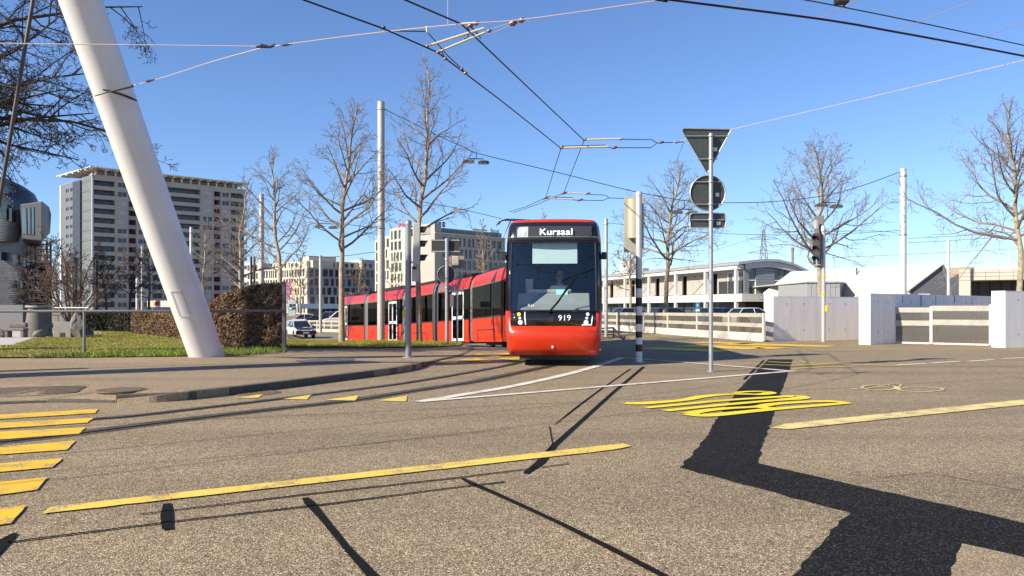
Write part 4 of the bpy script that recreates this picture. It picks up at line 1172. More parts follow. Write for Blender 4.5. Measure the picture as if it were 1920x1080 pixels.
# rooftop plant and antenna
pl_ = MB(); Fv.box(pl_, Fv.at(1141), Fv.at(1158), zE + .1, zE + 2.2, -4, -2); pl_.build('rooftop_plant', mat('plant_grey', (.55, .55, .54), .6, var=.05), sh)
an = MB(); c = Fv.pt(Fv.at(1157), 0, -2.2); c.z = zE + 2.0; an.tube(c, c + V((0, 0, 2.6)), .07, n=6)
for a in (0, 2.1, 4.2): an.box(c + V((math.cos(a) * .35, math.sin(a) * .35, 2.0)), (.18, .18, 1.5))
an.build('antenna', mat('antenna_white', (.7, .68, .64), .6, var=.05), sh)
for px in (1165, 1172): 
    b = MB(); Fv.box(b, Fv.at(px), Fv.at(px + 5), zE + .15, zE + .9, -3.5, -2.5); b.build('roof_fan', SHR, sh)

# ---- white-roofed sheds on the right
SHEDW = mat('shed_white_roof', (.50, .48, .43), .6, var=.04, scale=.6); SHEDSH = mat('shed_shaded_wall', (.115, .125, .145), .7, var=.06, scale=.6)  # dark wall tone paints in the shade of the gables
def shed(name, label, pts_px, d, back, roofm, wallm, parts):
    pass
s1 = thing('shed', 'white-roofed shed with a dark shaded gable behind the walls on the right', 'building', tuple(A(1708, 578, 70).xy.to_3d()))
gl, gp, gr = A(1708, 540, 70), A(1763, 498, 70), A(1782, 560, 70)
bk = V((-6.6, 13.6, 0)) * 1.15
w = MB(); w.extrude([V((gl.x, gl.y, 0)), V((gr.x, gr.y, 0)), gr, gp, gl], bk); w.build('wall', SHEDSH, s1)
nrm_up = V((0, 0, .06)); ex = (gl - gp).normalized() * .5
r_ = MB(); a = gp + V((0, 0, .05)) - bk.normalized() * .25; b = gl + ex + V((0, 0, .05)) - bk.normalized() * .25
r_.extrude([a, b, b + bk * 1.02, a + bk * 1.02], (0, 0, .14)); r_.build('roof', SHEDW, s1)
r_ = MB(); b = gr + V((.12, 0, .05)) - bk.normalized() * .2; r_.extrude([a + V((.02, 0, -.01)), b, b + bk, a + bk + V((.02, 0, -.01))], (.10, 0, .05)); r_.build('steep_roof', SHEDSH, s1)
fz = MB(); fz.extrude([gl + V((-.4, 0, -.05)), V((gl.x - .4, gl.y, .3)), V((gl.x - .05, gl.y, .3)), gl + V((-.05, 0, -.05))], bk); fz.build('lit_side_wall', SHEDW, s1)  # sunlit side painted pale, unlike the darkened gable
v_ = MB(); m_ = gp.lerp(gl, .35) + bk * .45; v_.box(m_ + V((0, 0, .4)), (.12, .12, .9)); v_.build('vent_pipe', SHEDSH, s1)
sb = MB(); c = A(1733, 552.5, 69.9); sb.box(c, (1.0, .04, .18)); sb.build('wall_sign', mat('sign_pale', (.6, .6, .75), .5, var=.2, scale=9), s1)
s2 = thing('shed', 'brown ribbed sawtooth-roofed shed right of the white shed', 'building', tuple(A(1790, 578, 84).xy.to_3d()))
gl, gp, gr = A(1768, 529, 84), A(1826, 502, 84), A(1835, 545, 84)
bk2 = V((-6, 14, 0)); w = MB(); w.extrude([V((gl.x, gl.y, 0)), V((gr.x, gr.y, 0)), gr, gp, gl], bk2); w.build('wall', SHEDSH, s2)
for k in range(9):
    t0, t1 = k / 9, (k + .94) / 9; a, b = gp.lerp(gl, t0), gp.lerp(gl, t1); r_ = MB(); r_.extrude([a, b, b + bk2, a + bk2], (0, 0, .12 + .05 * (k % 2))); r_.build('roof_sheet', mat('brown_sheet', (.34, .26, .18), .7, var=.12, scale=1.5), s2)
s3 = thing('canopy_building', 'low beige building with a deep dark open front at the right edge', 'building', tuple(A(1800, 578, 60).xy.to_3d()))
a, b = A(1798, 505, 60), A(1980, 503, 57); F3 = Face(a, b, 0, (0, -1))
CB = mat('beige_panel', (.44, .40, .34), .7, var=.05, scale=.8)
zt, zl_ = F3.zat(1800, 505), F3.zat(1800, 526)
for k in range(7):
    for q in range(3):
        p = MB(); F3.box(p, F3.W * k / 7 + .01, F3.W * (k + 1) / 7 - .01, zl_ + (zt - zl_) * q / 3 + .012, zl_ + (zt - zl_) * (q + 1) / 3 - .012, -.3, 0); p.build('fascia_panel', CB, s3)
p = MB(); F3.box(p, 0, F3.W, zl_, zt - .1, -8, -.31); p.build('roof', CB, s3)
p = MB(); F3.box(p, 0, F3.at(1821), 0, zl_ - .01, -.4, -.02); p.build('end_wall', CB, s3)
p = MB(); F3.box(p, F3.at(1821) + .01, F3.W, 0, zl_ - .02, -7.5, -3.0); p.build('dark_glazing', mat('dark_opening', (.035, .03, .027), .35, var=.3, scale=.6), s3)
for k in range(6):
    p = MB(); x = F3.at(1836 + 22 * k); F3.box(p, x - .05, x + .05, 0, zl_ - .03, -2.98, -2.85); p.build('glazing_bar', MATBLK if 'MATBLK' in globals() else mat('bar_dark', (.05, .05, .05)), s3)
s4 = thing('site_container', 'grey ribbed flat-roofed container building behind the white wall by the traffic light', 'building', tuple(A(1514, 578, 74).xy.to_3d()))
a, b, c_ = A(1512, 530, 74), A(1575, 529, 74), A(1622, 541, 96)
Fa, Fb = Face(V((a.x, a.y, 0)), V((b.x, b.y, 0)), 0, (0, -1)), Face(V((b.x, b.y, 0)), V((c_.x, c_.y, 0)), 0, (1, -1))
zt = a.z; cb = MB(); Fa.box(cb, .05, Fa.W - .05, 0, zt - .05, -8, -.12); cb.build('core', mat('container_grey', (.27, .28, .29), .6, var=.06), s4)
for k in range(14):
    p = MB(); Fa.box(p, Fa.W * k / 14 + .01, Fa.W * (k + 1) / 14 - .01, 0, zt, -.1, 0 if k % 2 else -.03); p.build('ribbed_panel', mat('container_light', (.36, .37, .38), .6, var=.05), s4)
for k in range(18):
    p = MB(); Fb.box(p, Fb.W * k / 18 + .01, Fb.W * (k + 1) / 18 - .01, 0, zt, -.1, .02 if k % 2 else -.01); p.build('ribbed_panel', mat('container_dark', (.13, .135, .14), .6, var=.06), s4)
p = MB(); p.extrude([V((a.x - .1, a.y - .1, zt)), V((b.x + .1, b.y - .1, zt)), V((c_.x, c_.y, zt)), V((a.x, c_.y, zt))], (0, 0, .12)); p.build('roof', MC['container_light'], s4)
# ---- curved metal-clad building at the left edge, with its projecting box and dark stair
mt = thing('metal_building', 'curved building clad in metal scales with a projecting boxy bay, at the left edge', 'building', (-36, 57, 0))
def scale_mat():
    m = mat('metal_scales', (.12, .125, .135), .38, .75, var=.22, scale=.7)
    nt = m.node_tree; br = nt.nodes.new('ShaderNodeTexBrick'); br.inputs['Scale'].default_value = 1.6; br.inputs['Mortar Size'].default_value = .035
    tc = nt.nodes.new('ShaderNodeTexCoord'); mp = nt.nodes.new('ShaderNodeMapping'); mp.inputs['Rotation'].default_value = (R(90), R(28), 0)
    nt.links.new(tc.outputs['Object'], mp.inputs[0]); nt.links.new(mp.outputs[0], br.inputs['Vector'])
    bp = nt.nodes.new('ShaderNodeBump'); bp.inputs['Strength'].default_value = .7; bp.inputs['Distance'].default_value = .03; nt.links.new(br.outputs['Fac'], bp.inputs['Height']); bp.invert = True
    nt.links.new(bp.outputs['Normal'], nt.nodes['Principled BSDF'].inputs['Normal']); return m
SCA = scale_mat()
d0 = 56
def lofted(levels, d, m, name, nseg=14, R_=None):
    """levels: (row, right-edge column, roundness radius) up the wall; quarter-round plan at the right end"""
    mb = MB(); n_ = 0
    for (py, pxr, rad) in levels:
        z = CAMH + (HORY - py) / FPX * d; xr = (pxr - 960) / FPX * d; ring = [V((-58, d - .6, z)), V((xr - rad - 6, d - .25, z))]
        for q in range(nseg + 1):
            a = -math.pi / 2 + math.pi * .75 * q / nseg; ring.append(V((xr - rad + rad * math.cos(a) - .60 * rad * (1 + math.sin(a)), d + rad + rad * math.sin(a), z)))
        ring.append(V((-58, d + rad * 2.2, z))); n_ = len(ring); mb.v += [tuple(p) for p in ring]
    for j in range(len(levels) - 1):
        for q in range(n_ - 1): a = j * n_ + q; mb.f.append((a, a + 1, a + 1 + n_, a + n_))
    mb.f.append(tuple(range((len(levels) - 1) * n_, len(levels) * n_)))
    return mb.build(name, m, mt, smooth=True, sharp=60)
lofted([(640, 52, 2.0), (578, 62, 2.0), (520, 72, 2.0), (470, 80, 2.0), (440, 80, 2.0), (400, 76, 2.0)], d0, SCA, 'lower_wall')
lofted([(452, 50, 2.4), (400, 76, 3.2), (375, 77, 3.4), (352, 66, 3.6), (338, 46, 3.6), (326, 20, 3.4), (318, -20, 3.0)], d0 - .8, SCA, 'upper_wall')
bx = MB(); q = [A(42, 448, 53.5), A(78, 452, 52.6), A(78, 377, 52.6), A(38, 383, 53.5)]; bx.extrude(q, V((-3.1, 5.0, 0)))
ob = bx.build('projecting_bay', mat('bay_grey', (.055, .055, .06), .5, .4, var=.1), mt, bevel=.06)
bx = MB(); q = [A(78.5, 452, 52.6), A(94, 437, 55.2), A(96, 402, 55.2), A(92, 388, 55), A(78.5, 377, 52.6)]; bx.extrude(q, V((-1.25, 1.8, 0))); bx.build('bay_cladding', mat('bay_panel', (.12, .12, .12), .5, .5, var=.12, scale=.8), mt)
wv = MB(); wv.extrude([A(44, 438, 53.4), A(65, 440, 52.9), A(65, 388, 52.9), A(42, 391, 53.4)], V((-.02, -.05, 0))); ow = wv.build('bay_window', PANEB, mt)
for t in (.33, .66):
    a, b = A(44, 438, 53.3).lerp(A(65, 440, 52.8), t), A(42, 391, 53.3).lerp(A(65, 388, 52.8), t); MB().tube(a, b, .05, n=5).build('window_bar', MATBLK if 'MATBLK' in globals() else None, ow)
for (x0, x1, y0, y1) in ((0, 8, 350, 362), (17, 22, 390, 415), (24, 29, 478, 497), (44, 48, 484, 500), (19, 23, 525, 540), (38, 42, 528, 540), (-2, 2, 472, 488), (2, 12, 383, 410)):
    w = MB(); dd = d0 - 1.05 if y0 < 455 else d0 - .55; w.extrude([A(x0, y1, dd), A(x1, y1, dd), A(x1, y0, dd), A(x0, y0, dd)], V((0, .5, 0))); w.build('window', PANE, mt)
ph = MB(); ph.box((A(55, 600, 56).x - 12, 56, .75), (24, 1.5, 1.7)); ph.build('plinth', mat('plinth_grey', (.16, .165, .18), .7, var=.08), mt)
# outside stair tower of dark steel
stt = thing('stair_tower', 'dark steel open stair tower between the metal building and the bare many-stemmed tree', 'stair', tuple(A(76, 578, 57).xy.to_3d()))
DK = mat('dark_steel', (.018, .02, .026), .5, .5, var=.2)
for px in (56, 66, 88, 95):
    for dd in (56, 59): MB().tube(V((A(px, 578, dd).x, dd, 0)), A(px, 452, dd), .07, n=6).build('post', DK, stt)
for k in range(13):
    y = 458 + k * 10.2; mb = MB(); c0, c1 = A(55, y, 56), A(96, y, 56); mb.tube(c0, c1, .05, n=5); mb.tube(A(55, y + 3.5, 56), A(96, y + 3.5, 56), .03, n=5); mb.build('rail', DK, stt)
for k in range(7):
    z0_ = .1 + k * .70; dr = 1 if k % 2 else -1
    for q in range(5):
        st = MB(); x = A(76, 578, 57.5).x + dr * (-.55 + q * .28); st.box((x, 57.5, z0_ + q * .14), (.3, 1.6, .07)); st.build('tread', DK, stt)
sd = MB(); sd.box((A(76, 578, 58).x, 58.2, 2.45), (.8, .5, 4.6)); sd.build('stair_core', DK, stt)
# ---- lattice pylon and rooftop chimney far right
py_ = thing('power_pylon', 'distant lattice electricity pylon above the curved showroom roof', 'pylon', tuple(A(1432, 578, 300).xy.to_3d()))
base = ORG[py_]; GAL = mat('galvanised', (.22, .22, .22), .5, .5, var=.1); Z = lambda py: CAMH + (HORY - py) / FPX * 300
pl_ = MB(); hw = lambda z: 2.6 - 2.35 * z / Z(428)
for sx in (-1, 1):
    for sy in (-1, 1): pl_.path([base + V((sx * hw(z), sy * hw(z), z)) for z in (0, 10, 20, Z(430))], .14, 5)
zs_ = [0, 5, 9.5, 13.5, 17, 20, 22.6, 25, 27.2, 29.2]
for za, zb in zip(zs_, zs_[1:]):
    for sy in (-1, 1):
        pl_.tube(base + V((-hw(za), sy * hw(za), za)), base + V((hw(zb), sy * hw(zb), zb)), .08, n=4); pl_.tube(base + V((hw(za), sy * hw(za), za)), base + V((-hw(zb), sy * hw(zb), zb)), .08, n=4)
pl_.build('mast', GAL, py_)
for y, w in ((447, 5.6), (473, 5.6)):
    z = Z(y); a_ = MB()
    for sx in (-1, 1): a_.path([base + V((0, 0, z + 1.0)), base + V((sx * w, 0, z - .2))], .09, 4); a_.path([base + V((0, 0, z - .4)), base + V((sx * w, 0, z - .2))], .09, 4)
    a_.build('cross_arm', GAL, py_)
ch = thing('chimney', 'slim brown chimney just right of the curved showroom roof', 'chimney', tuple(A(1486, 578, 130).xy.to_3d()))
c = ORG[ch]; m_ = MB(); zc = CAMH + (HORY - 464) / FPX * 130; m_.lathe(c, [(.22, 0), (.20, zc - .6)], 10); m_.build('shaft', mat('chimney_brown', (.22, .18, .14), .8, var=.2), ch); MB().lathe(c, [(.27, zc - .6), (.27, zc)], 10).build('cap', mat('chimney_brown', (.2, .17, .13)), ch)

# ================================================================== TREES AND HEDGES
BARK = mat('plane_bark', (.31, .26, .175), .9, var=.45, scale=5, bump=.6, bscale=25)
TWIG = mat('twig_bark', (.185, .155, .125), .9, var=.3, scale=4)
TWIGD = mat('dark_twig_bark', (.055, .042, .034), .9, var=.3, scale=4)
BARKD = mat('dark_bark', (.12, .095, .07), .9, var=.4, scale=5, bump=.6, bscale=25)

def ring_tube(mb, pts, rads, n):
    k = len(mb.v); vv = mb.v; ff = mb.f; m = len(pts)
    for i in range(m):
        d = pts[min(i + 1, m - 1)] - pts[max(i - 1, 0)]
        if d.length < 1e-7: d = V((0, 0, 1))
        d.normalize()
        x = d.cross(V((.31, .17, .93))) if abs(d.z) < .92 else d.cross(V((1, .1, 0)))
        x.normalize(); y = d.cross(x); rr = rads[i]; p = pts[i]
        for q in range(n):
            a = 6.28318 * q / n; c, s = math.cos(a) * rr, math.sin(a) * rr
            vv.append((p.x + x.x * c + y.x * s, p.y + x.y * c + y.y * s, p.z + x.z * c + y.z * s))
    for i in range(m - 1):
        for q in range(n):
            a, b = k + i * n + q, k + i * n + (q + 1) % n
            ff.append((a, b, b + n, a + n))

def grow(mb, p, d, L, r, lev, rng, S):
    nseg = max(2, min(6, int(L / S['seg'][lev]) + 1))
    pts, rads = [p.copy()], [r]; st = L / nseg
    jit = S['jit'][lev]; trop = S['trop'][lev]
    for i in range(nseg):
        d = V((d.x + rng.gauss(0, jit), d.y + rng.gauss(0, jit), d.z + rng.gauss(0, jit) + trop)).normalized()
        p = p + d * st; pts.append(p.copy()); rads.append(max(S['rmin'], r * (1 - .8 * (i + 1) / nseg)))
    ring_tube(mb, pts, rads, (6, 5, 4, 3, 3)[min(lev, 4)])
    if lev >= S['max']: return
    n = S['n'][lev]
    n = max(2, int(n * (.55 + .45 * min(1.6, L / S['Lref'][lev])) + rng.random()))
    for c in range(n):
        t = .18 + .82 * (c + rng.random()) / n
        f = t * nseg; i = min(nseg - 1, int(f)); q = pts[i].lerp(pts[i + 1], f - i); pd = (pts[i + 1] - pts[i]).normalized()
        az = rng.uniform(0, 6.283); an = math.radians(rng.uniform(*S['ang']))
        x = pd.cross(V((.2, .5, .8)));  x.normalize(); y = pd.cross(x)
        nd = pd * math.cos(an) + (x * math.cos(az) + y * math.sin(az)) * math.sin(an)
        grow(mb, q, nd, L * S['ratio'] * rng.uniform(.65, 1.15) * (1.08 - .55 * t), max(S['rmin'], r * .5 * (1 - .6 * t)), lev + 1, rng, S)

def tree(name, label, base, H, hb, W, r0, seed, S=None, group=None, bark=None, twig=None, lean=(0, 0), prim=26, place=True, wprof=None, el0=22):
    S = dict(dict(seg=(.55, .4, .28, .22, .2), jit=(.13, .17, .22, .25, .3), trop=(.09, .06, .04, .03, .02), n=(5, 5, 4, 3, 2), Lref=(2, 1, .5, .3, .2), ang=(28, 62), ratio=.50, rmin=.0055, max=3), **(S or {}))
    rng = random.Random(seed)
    root = thing(name, label, 'tree', (0, 0, 0), group)
    # leader
    pts, rads = [], []; p = V((0, 0, -.15)); n = 16; d = V((lean[0], lean[1], 1)).normalized(); side = V((0, 0, 0))
    for i in range(n + 1):
        t = i / n; pts.append(p.copy()); rads.append(max(.012, r0 * (1.12 if i == 0 else 1) * (1 - t) ** .75 + .008))
        side = side * .6 + V((rng.gauss(0, .05), rng.gauss(0, .05), 0)) * (1.6 if t > .3 else .5)
        p = p + (d + side * (.5 + t)).normalized() * (H / n)
    tr = MB(); ring_tube(tr, pts, rads, 10); tr.build('trunk', bark or BARK, root, smooth=True, sharp=80)
    cr = MB(); az = rng.uniform(0, 6.28)
    for c in range(prim):
        t = (c + rng.uniform(.1, .9)) / prim; h = hb + (H * .97 - hb) * t
        f = h / H * n; i = min(n - 1, int(f)); q = pts[i].lerp(pts[i + 1], f - i)
        az += 2.4 + rng.gauss(0, .35)
        prof = (wprof(t) if wprof else min(1, .72 + 1.6 * t) * (1 - t) ** .72 + .07)
        L = W * prof * rng.uniform(.78, 1.15)
        el = math.radians(el0 + (66 - el0) * t + rng.gauss(0, 7))
        grow(cr, q, V((math.cos(az) * math.cos(el), math.sin(az) * math.cos(el), math.sin(el))), L, min(rads[i] * .62, .018 + L * .014), 0, rng, S)
    cr.build('crown', twig or TWIG, root)
    if place: root.location = base
    return root

def at(px, d, z=None):
    x = (px - 960) / FPX * d
    return V((x, d, gz(x, d) if z is None else z))
def Hpx(py, d, z0): return CAMH + (HORY - py) / FPX * d - z0
gA = 'plane trees along the tram line'
b1 = V((A(787, 643, 38).x, 38, A(787, 643, 38).z - .03)); b2 = V((A(641, 645, 36).x, 36, A(641, 645, 36).z - .03))
tree('plane_tree', 'tall bare plane tree on the grass verge, in front of the middle of the tram', b1, Hpx(88, 38, b1.z), 5.4, 3.7, .145, 11, dict(ratio=.52), gA, prim=27, lean=(-.015, 0))
tree('plane_tree', 'bare plane tree on the grass verge at the tail end of the tram', b2, Hpx(180, 36, b2.z), 4.2, 3.5, .145, 21, dict(ratio=.55), gA, prim=28, lean=(-.01, 0))
b3 = at(524, 43, -.3); tree('plane_tree', 'bare plane tree with pale trunk rising behind the right end of the brown hedge', b3, Hpx(262, 43, b3.z), 3.6, 3.2, .14, 31, dict(ratio=.54), gA, prim=25)
b4 = at(452, 52, -.5); tree('plane_tree', 'bare plane tree before the right corner of the grey apartment block', b4, Hpx(325, 52, b4.z), 3.2, 3.4, .14, 41, dict(n=(7, 6, 3, 2, 2)), gA, prim=24)
b5 = at(381, 60, -.6); tree('plane_tree', 'slim bare tree just right of the leaning white mast, before the apartment block', b5, Hpx(400, 60, b5.z), 3.4, 2.2, .13, 51, dict(n=(6, 6, 3, 2, 2), rmin=.010), gA, prim=20)
S2 = dict(n=(6, 5, 4, 2, 2), rmin=.012)
for px, d, top, lab, sd, hb, W in ((280, 62, 452, 'small bare tree immediately left of the leaning white mast', 61, 2.4, 2.1), (243, 66, 455, 'small bare dark tree in front of the red strip of the apartment block', 63, 2.2, 2.3), (200, 64, 465, 'small bare tree in front of the lower balconies of the apartment block', 65, 2.3, 2.2)):
    b = at(px, d, -.2); tree('street_tree', lab, b, Hpx(top, d, b.z), hb, W, .11, sd, S2, 'small trees before the apartment block', BARKD, TWIGD, prim=18)
# many-stemmed bare tree at the foot of the grey block
mb_ = thing('multi_stem_tree', 'spreading many-stemmed bare tree at the foot of the grey gable', 'tree', tuple(at(133, 54, 0)))
rng = random.Random(7); cr = MB(); bs = ORG[mb_]
Sm = dict(seg=(.6, .45, .3, .25, .2), jit=(.12, .18, .22, .25, .3), trop=(.05, .04, .03, .02, .02), n=(9, 6, 4, 3, 2), Lref=(3, 1.4, .6, .3, .2), ang=(25, 60), ratio=.45, rmin=.013, max=3)
for q in range(11):
    a = q / 11 * 6.28 + rng.uniform(-.2, .2); el = rng.uniform(.75, 1.35)
    st = MB(); grow(cr, bs + V((math.cos(a) * .15, math.sin(a) * .15, .35)), V((math.cos(a) * math.cos(el), math.sin(a) * math.cos(el), math.sin(el))), rng.uniform(4.4, 6.4), .075, 0, rng, Sm)
MB().lathe(bs, [(.40, -.1), (.30, .2), (.22, .5)], 10).build('trunk', BARKD, mb_, smooth=True); cr.build('crown', mat('reddish_twig', (.13, .085, .06), .9, var=.3, scale=3), mb_)
# trees beyond the right-hand fence and walls
gB = 'plane trees beyond the right-hand fences'
for px, d, top, lab, sd, hb, W, lean in ((1247, 46, 296, 'bare plane tree behind the glass fence, between the striped post and the sign pole', 71, 3.8, 4.9, 0), (1541, 40, 248, 'wide bare plane tree behind the white wall and the traffic light', 81, 3.5, 5.2, -.01), (1909, 36, 182, 'bare plane tree with yellowish trunk behind the rightmost white wall', 91, 4.2, 5.2, .012)):
    b = at(px, d, 0); tree('plane_tree', lab, b, Hpx(top, d, 0), hb, W, .15, sd, dict(ratio=.55), gB, prim=30, lean=(lean, 0), el0=12, wprof=lambda t: (1 - t) ** .8 * (1 - .22 * math.sin(t * 3.14)) + .07)
# small far trees
S3 = dict(n=(6, 5, 3, 2, 2), rmin=.022, max=2)
for px, d, top, bot, lab, sd, W, zb in ((902, 92, 400, 640, 'bare golden tree behind the tram, before the office wing with roof signs', 101, 3.2, -1.2), (1022, 80, 378, 600, 'bare treetop showing just above the tram roof beside the pantograph', 103, 2.0, -.8), (563, 110, 455, 590, 'thin bare tree before the low white office block', 105, 3.0, -1.2), (744, 120, 470, 600, 'small bare tree before the tall pale office block', 107, 2.6, -1.2), (672, 118, 478, 600, 'small bare tree right of the slim far mast', 109, 3.2, -1.2), (1182, 74, 412, 600, 'small bare tree half hidden behind the striped signal post', 111, 2.4, 0)):
    b = at(px, d, zb); tree('far_tree', lab, b, Hpx(top, d, zb), 3.0, W, .13, sd, S3, 'small trees far behind the tram', BARK, mat('golden_twig', (.20, .15, .095), .9, var=.3, scale=3), prim=20)
# the great tree reaching in from the left, its trunk outside the frame
bt = thing('old_plane_tree', 'large dark spreading tree whose bare branches fill the upper left corner', 'tree', (-17.3, 22.0, 0))
o = ORG[bt]; rng = random.Random(5)
MB().path([o + V(q) for q in ((0, 0, -.2), (.05, 0, 2), (0, .1, 4.5), (.2, 0, 7.5), (.1, .2, 10.5), (.3, 0, 13.5))], [.50, .42, .38, .30, .19, .07], 12).build('trunk', BARKD, bt, smooth=True)
Sb = dict(seg=(1.0, .6, .42, .32, .25), jit=(.13, .20, .26, .30, .3), trop=(-.015, -.03, -.03, -.02, 0), n=(12, 9, 6, 4, 2), Lref=(6, 2.6, 1.2, .6, .3), ang=(28, 66), ratio=.43, rmin=.006, max=4)
cr = MB()
for (h, az, el, L, r_) in ((5.6, -8, 20, 5.0, .13), (6.2, 22, 18, 5.2, .12), (6.6, -32, 18, 5.6, .13), (7.8, 4, 26, 8.6, .15), (8.6, -20, 34, 8.0, .13), (9.6, 28, 32, 8.2, .13), (10.6, -4, 44, 6.6, .11), (7.0, 60, 18, 5.5, .12), (8.2, 140, 25, 5.5, .12), (9.2, 220, 25, 5.5, .12), (7.4, 290, 22, 6, .12), (12.0, 10, 55, 5.5, .08), (6.3, -6, 2, 4.8, .11), (7.0, 18, -4, 5.0, .11), (7.8, -24, -2, 5.2, .11), (6.7, 34, 4, 4.8, .10), (5.3, -22, 26, 4.6, .11), (6.2, 8, 34, 6.4, .12), (6.4, 40, 24, 6.8, .12), (7.2, -12, 16, 5.8, .12), (8.0, 16, 40, 7.0, .12), (9.0, -40, 30, 6.5, .11), (11.6, 120, 50, 4.5, .08)):
    a, e_ = R(az), R(el)
    grow(cr, o + V((.05, .05, h)), V((math.cos(a) * math.cos(e_), math.sin(a) * math.cos(e_), math.sin(e_))), L, r_ * .72, 0, rng, Sb)
cr.build('crown', TWIGD, bt)

# ------------------------------------------------------------------ hedges: a mass of stems with dry leaves over it
def hedge(label, prof, depth_dir, depth, leaf_m, count, seed, size=.055):
    """prof: list of (base point, top z) along the front line"""
    hg = thing('hedge', label, 'hedge', tuple(prof[0][0]))
    core = MB(); dv = V(depth_dir).normalized() * depth; n = len(prof)
    for (p, zt) in prof:
        p = V(p); ins = dv * .10
        core.v += [tuple(p + ins + V((0, 0, -.05))), tuple(V((p.x, p.y, zt - .08)) + ins), tuple(V((p.x, p.y, zt - .08)) + dv - ins), tuple(p + dv - ins + V((0, 0, -.05)))]
    for i in range(n - 1):
        for q in range(3): core.f.append((4 * i + q, 4 * i + 4 + q, 4 * i + 5 + q, 4 * i + 1 + q))
    core.f.append((0, 1, 2, 3)); k = 4 * (n - 1); core.f.append((k + 3, k + 2, k + 1, k))
    core.build('stems', mat('hedge_stems', (.030, .022, .016), .95, var=.3, scale=8, bump=.5), hg)
    rng = random.Random(seed); lf = MB()
    segs = [(prof[i + 1][0] - prof[i][0]).length for i in range(n - 1)]; tot = sum(segs)
    for _ in range(count):
        u = rng.random() * tot; i = 0
        while u > segs[i] and i < n - 2: u -= segs[i]; i += 1
        t = min(1, u / segs[i]); p = prof[i][0].lerp(prof[i + 1][0], t); zt = prof[i][1] + (prof[i + 1][1] - prof[i][1]) * t; zb = p.z
        w = rng.random()
        if w < .55: c = V((p.x, p.y, zb + (zt - zb) * rng.random() ** .8)) + dv * (rng.gauss(.03, .05))
        elif w < .80: c = V((p.x, p.y, zt + rng.gauss(-.02, .05))) + dv * rng.random()
        elif w < .9: c = prof[-1][0] + dv * rng.random() + V((0, 0, (prof[-1][1] - prof[-1][0].z) * rng.random())) + (prof[-1][0] - prof[-2][0]).normalized() * rng.gauss(.0, .05)
        else: c = prof[0][0] + dv * rng.random() + V((0, 0, (prof[0][1] - prof[0][0].z) * rng.random())) - (prof[1][0] - prof[0][0]).normalized() * rng.gauss(.0, .05)
        a = V((rng.gauss(0, 1), rng.gauss(0, 1), rng.gauss(0, 1))).normalized(); b = a.cross(V((rng.gauss(0, 1), rng.gauss(0, 1), rng.gauss(0, 1)))).normalized()
        s = size * rng.uniform(.6, 1.3)
        lf.add([c - a * s, c + b * s * .5, c + a * s, c - b * s * .5], [(0, 1, 2, 3)])
    lf.build('leaves', leaf_m, hg)
    return hg
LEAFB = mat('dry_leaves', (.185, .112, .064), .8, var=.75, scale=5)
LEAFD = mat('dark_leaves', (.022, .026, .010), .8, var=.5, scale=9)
f = isl
hb0 = [G(395, 651, f), G(430, 654, f), G(465, 656, f), G(500, 657.5, f), G(531, 658.5, f)]
tops = (571, 552, 541, 536, 536)
hedge('tall brown-leaved hedge just right of the foot of the leaning white mast', [(p, CAMH + (HORY - t) / FPX * p.y) for p, t in zip(hb0, tops)], (-.45, 1, 0), 1.5, LEAFB, 40000, 3, .042)
hb1 = [G(246, 626, f), G(280, 629.5, f), G(330, 636, f), G(392, 646, f)]
hedge('low clipped brown hedge behind the lawn, left of the leaning white mast', [(p, CAMH + (HORY - t) / FPX * p.y) for p, t in zip(hb1, (587, 586, 585, 584))], (.3, 1, 0), .9, LEAFB, 32000, 4, .045)
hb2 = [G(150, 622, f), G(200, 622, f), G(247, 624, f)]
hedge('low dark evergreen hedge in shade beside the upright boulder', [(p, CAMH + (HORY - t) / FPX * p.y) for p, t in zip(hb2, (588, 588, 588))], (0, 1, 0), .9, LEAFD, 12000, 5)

# ================================================================== STREET FURNITURE, WALLS, FENCES
GALV = mat('galvanised_steel', (.36, .37, .38), .45, .55, var=.12, scale=12)
POLEG = mat('mast_grey', (.42, .40, .37), .55, .3, var=.08, scale=3)
SIGNBK = mat('sign_back', (.055, .065, .065), .5, .3, var=.12, scale=6)
WHITEP = mat('white_steel', (.66, .65, .64), .42, var=.05, scale=1.2, coat=.15)
BEIGE = mat('housing_beige', (.38, .365, .28), .55, var=.06, scale=5)
PALEG = mat('housing_pale_grey', (.40, .42, .38), .55, var=.06, scale=5)
YBOX = mat('button_yellow', (.70, .46, .02), .5, var=.05)
STICK = mat('sticker_white', (.7, .7, .7), .6, var=.05)
BLK = MATBLK

# ---- white leaning mast
b0 = G(392, 668, isl); b0.z -= .15; t0 = A(151, 0, 17.0); up_ = (t0 - b0)
wm = thing('leaning_mast', 'thick white steel mast leaning to the upper left beside the brown hedge', 'mast', tuple(b0))
MB().path([b0 + up_ * (q / 10) for q in range(15)], [.425 - .004 * q * 0 for q in range(15)], 36).build('shaft', WHITEP, wm, smooth=True)
axd = up_.normalized()
def onmast(px, py):
    """point on the mast's axis nearest the photo row"""
    best = min((abs((HORY - (b0 + up_ * s).z * 0) * 0 + (HORY - FPX * ((b0 + up_ * s).z - CAMH) / (b0 + up_ * s).y) - py), s) for s in [k / 400 for k in range(480)])
    return b0 + up_ * best[1]
c = onmast(0, 178); MB().path([c + V((math.cos(a * .2618) * .45, math.sin(a * .2618) * .45, -.10 * math.cos(a * .2618))) for a in range(25)], .022, 6).build('cable_clamp', BLK, wm)
c = onmast(0, 556); sx = axd.cross(V((0, 1, 0))).normalized(); fn = axd.cross(sx).normalized(); fn = fn if fn.y < 0 else -fn
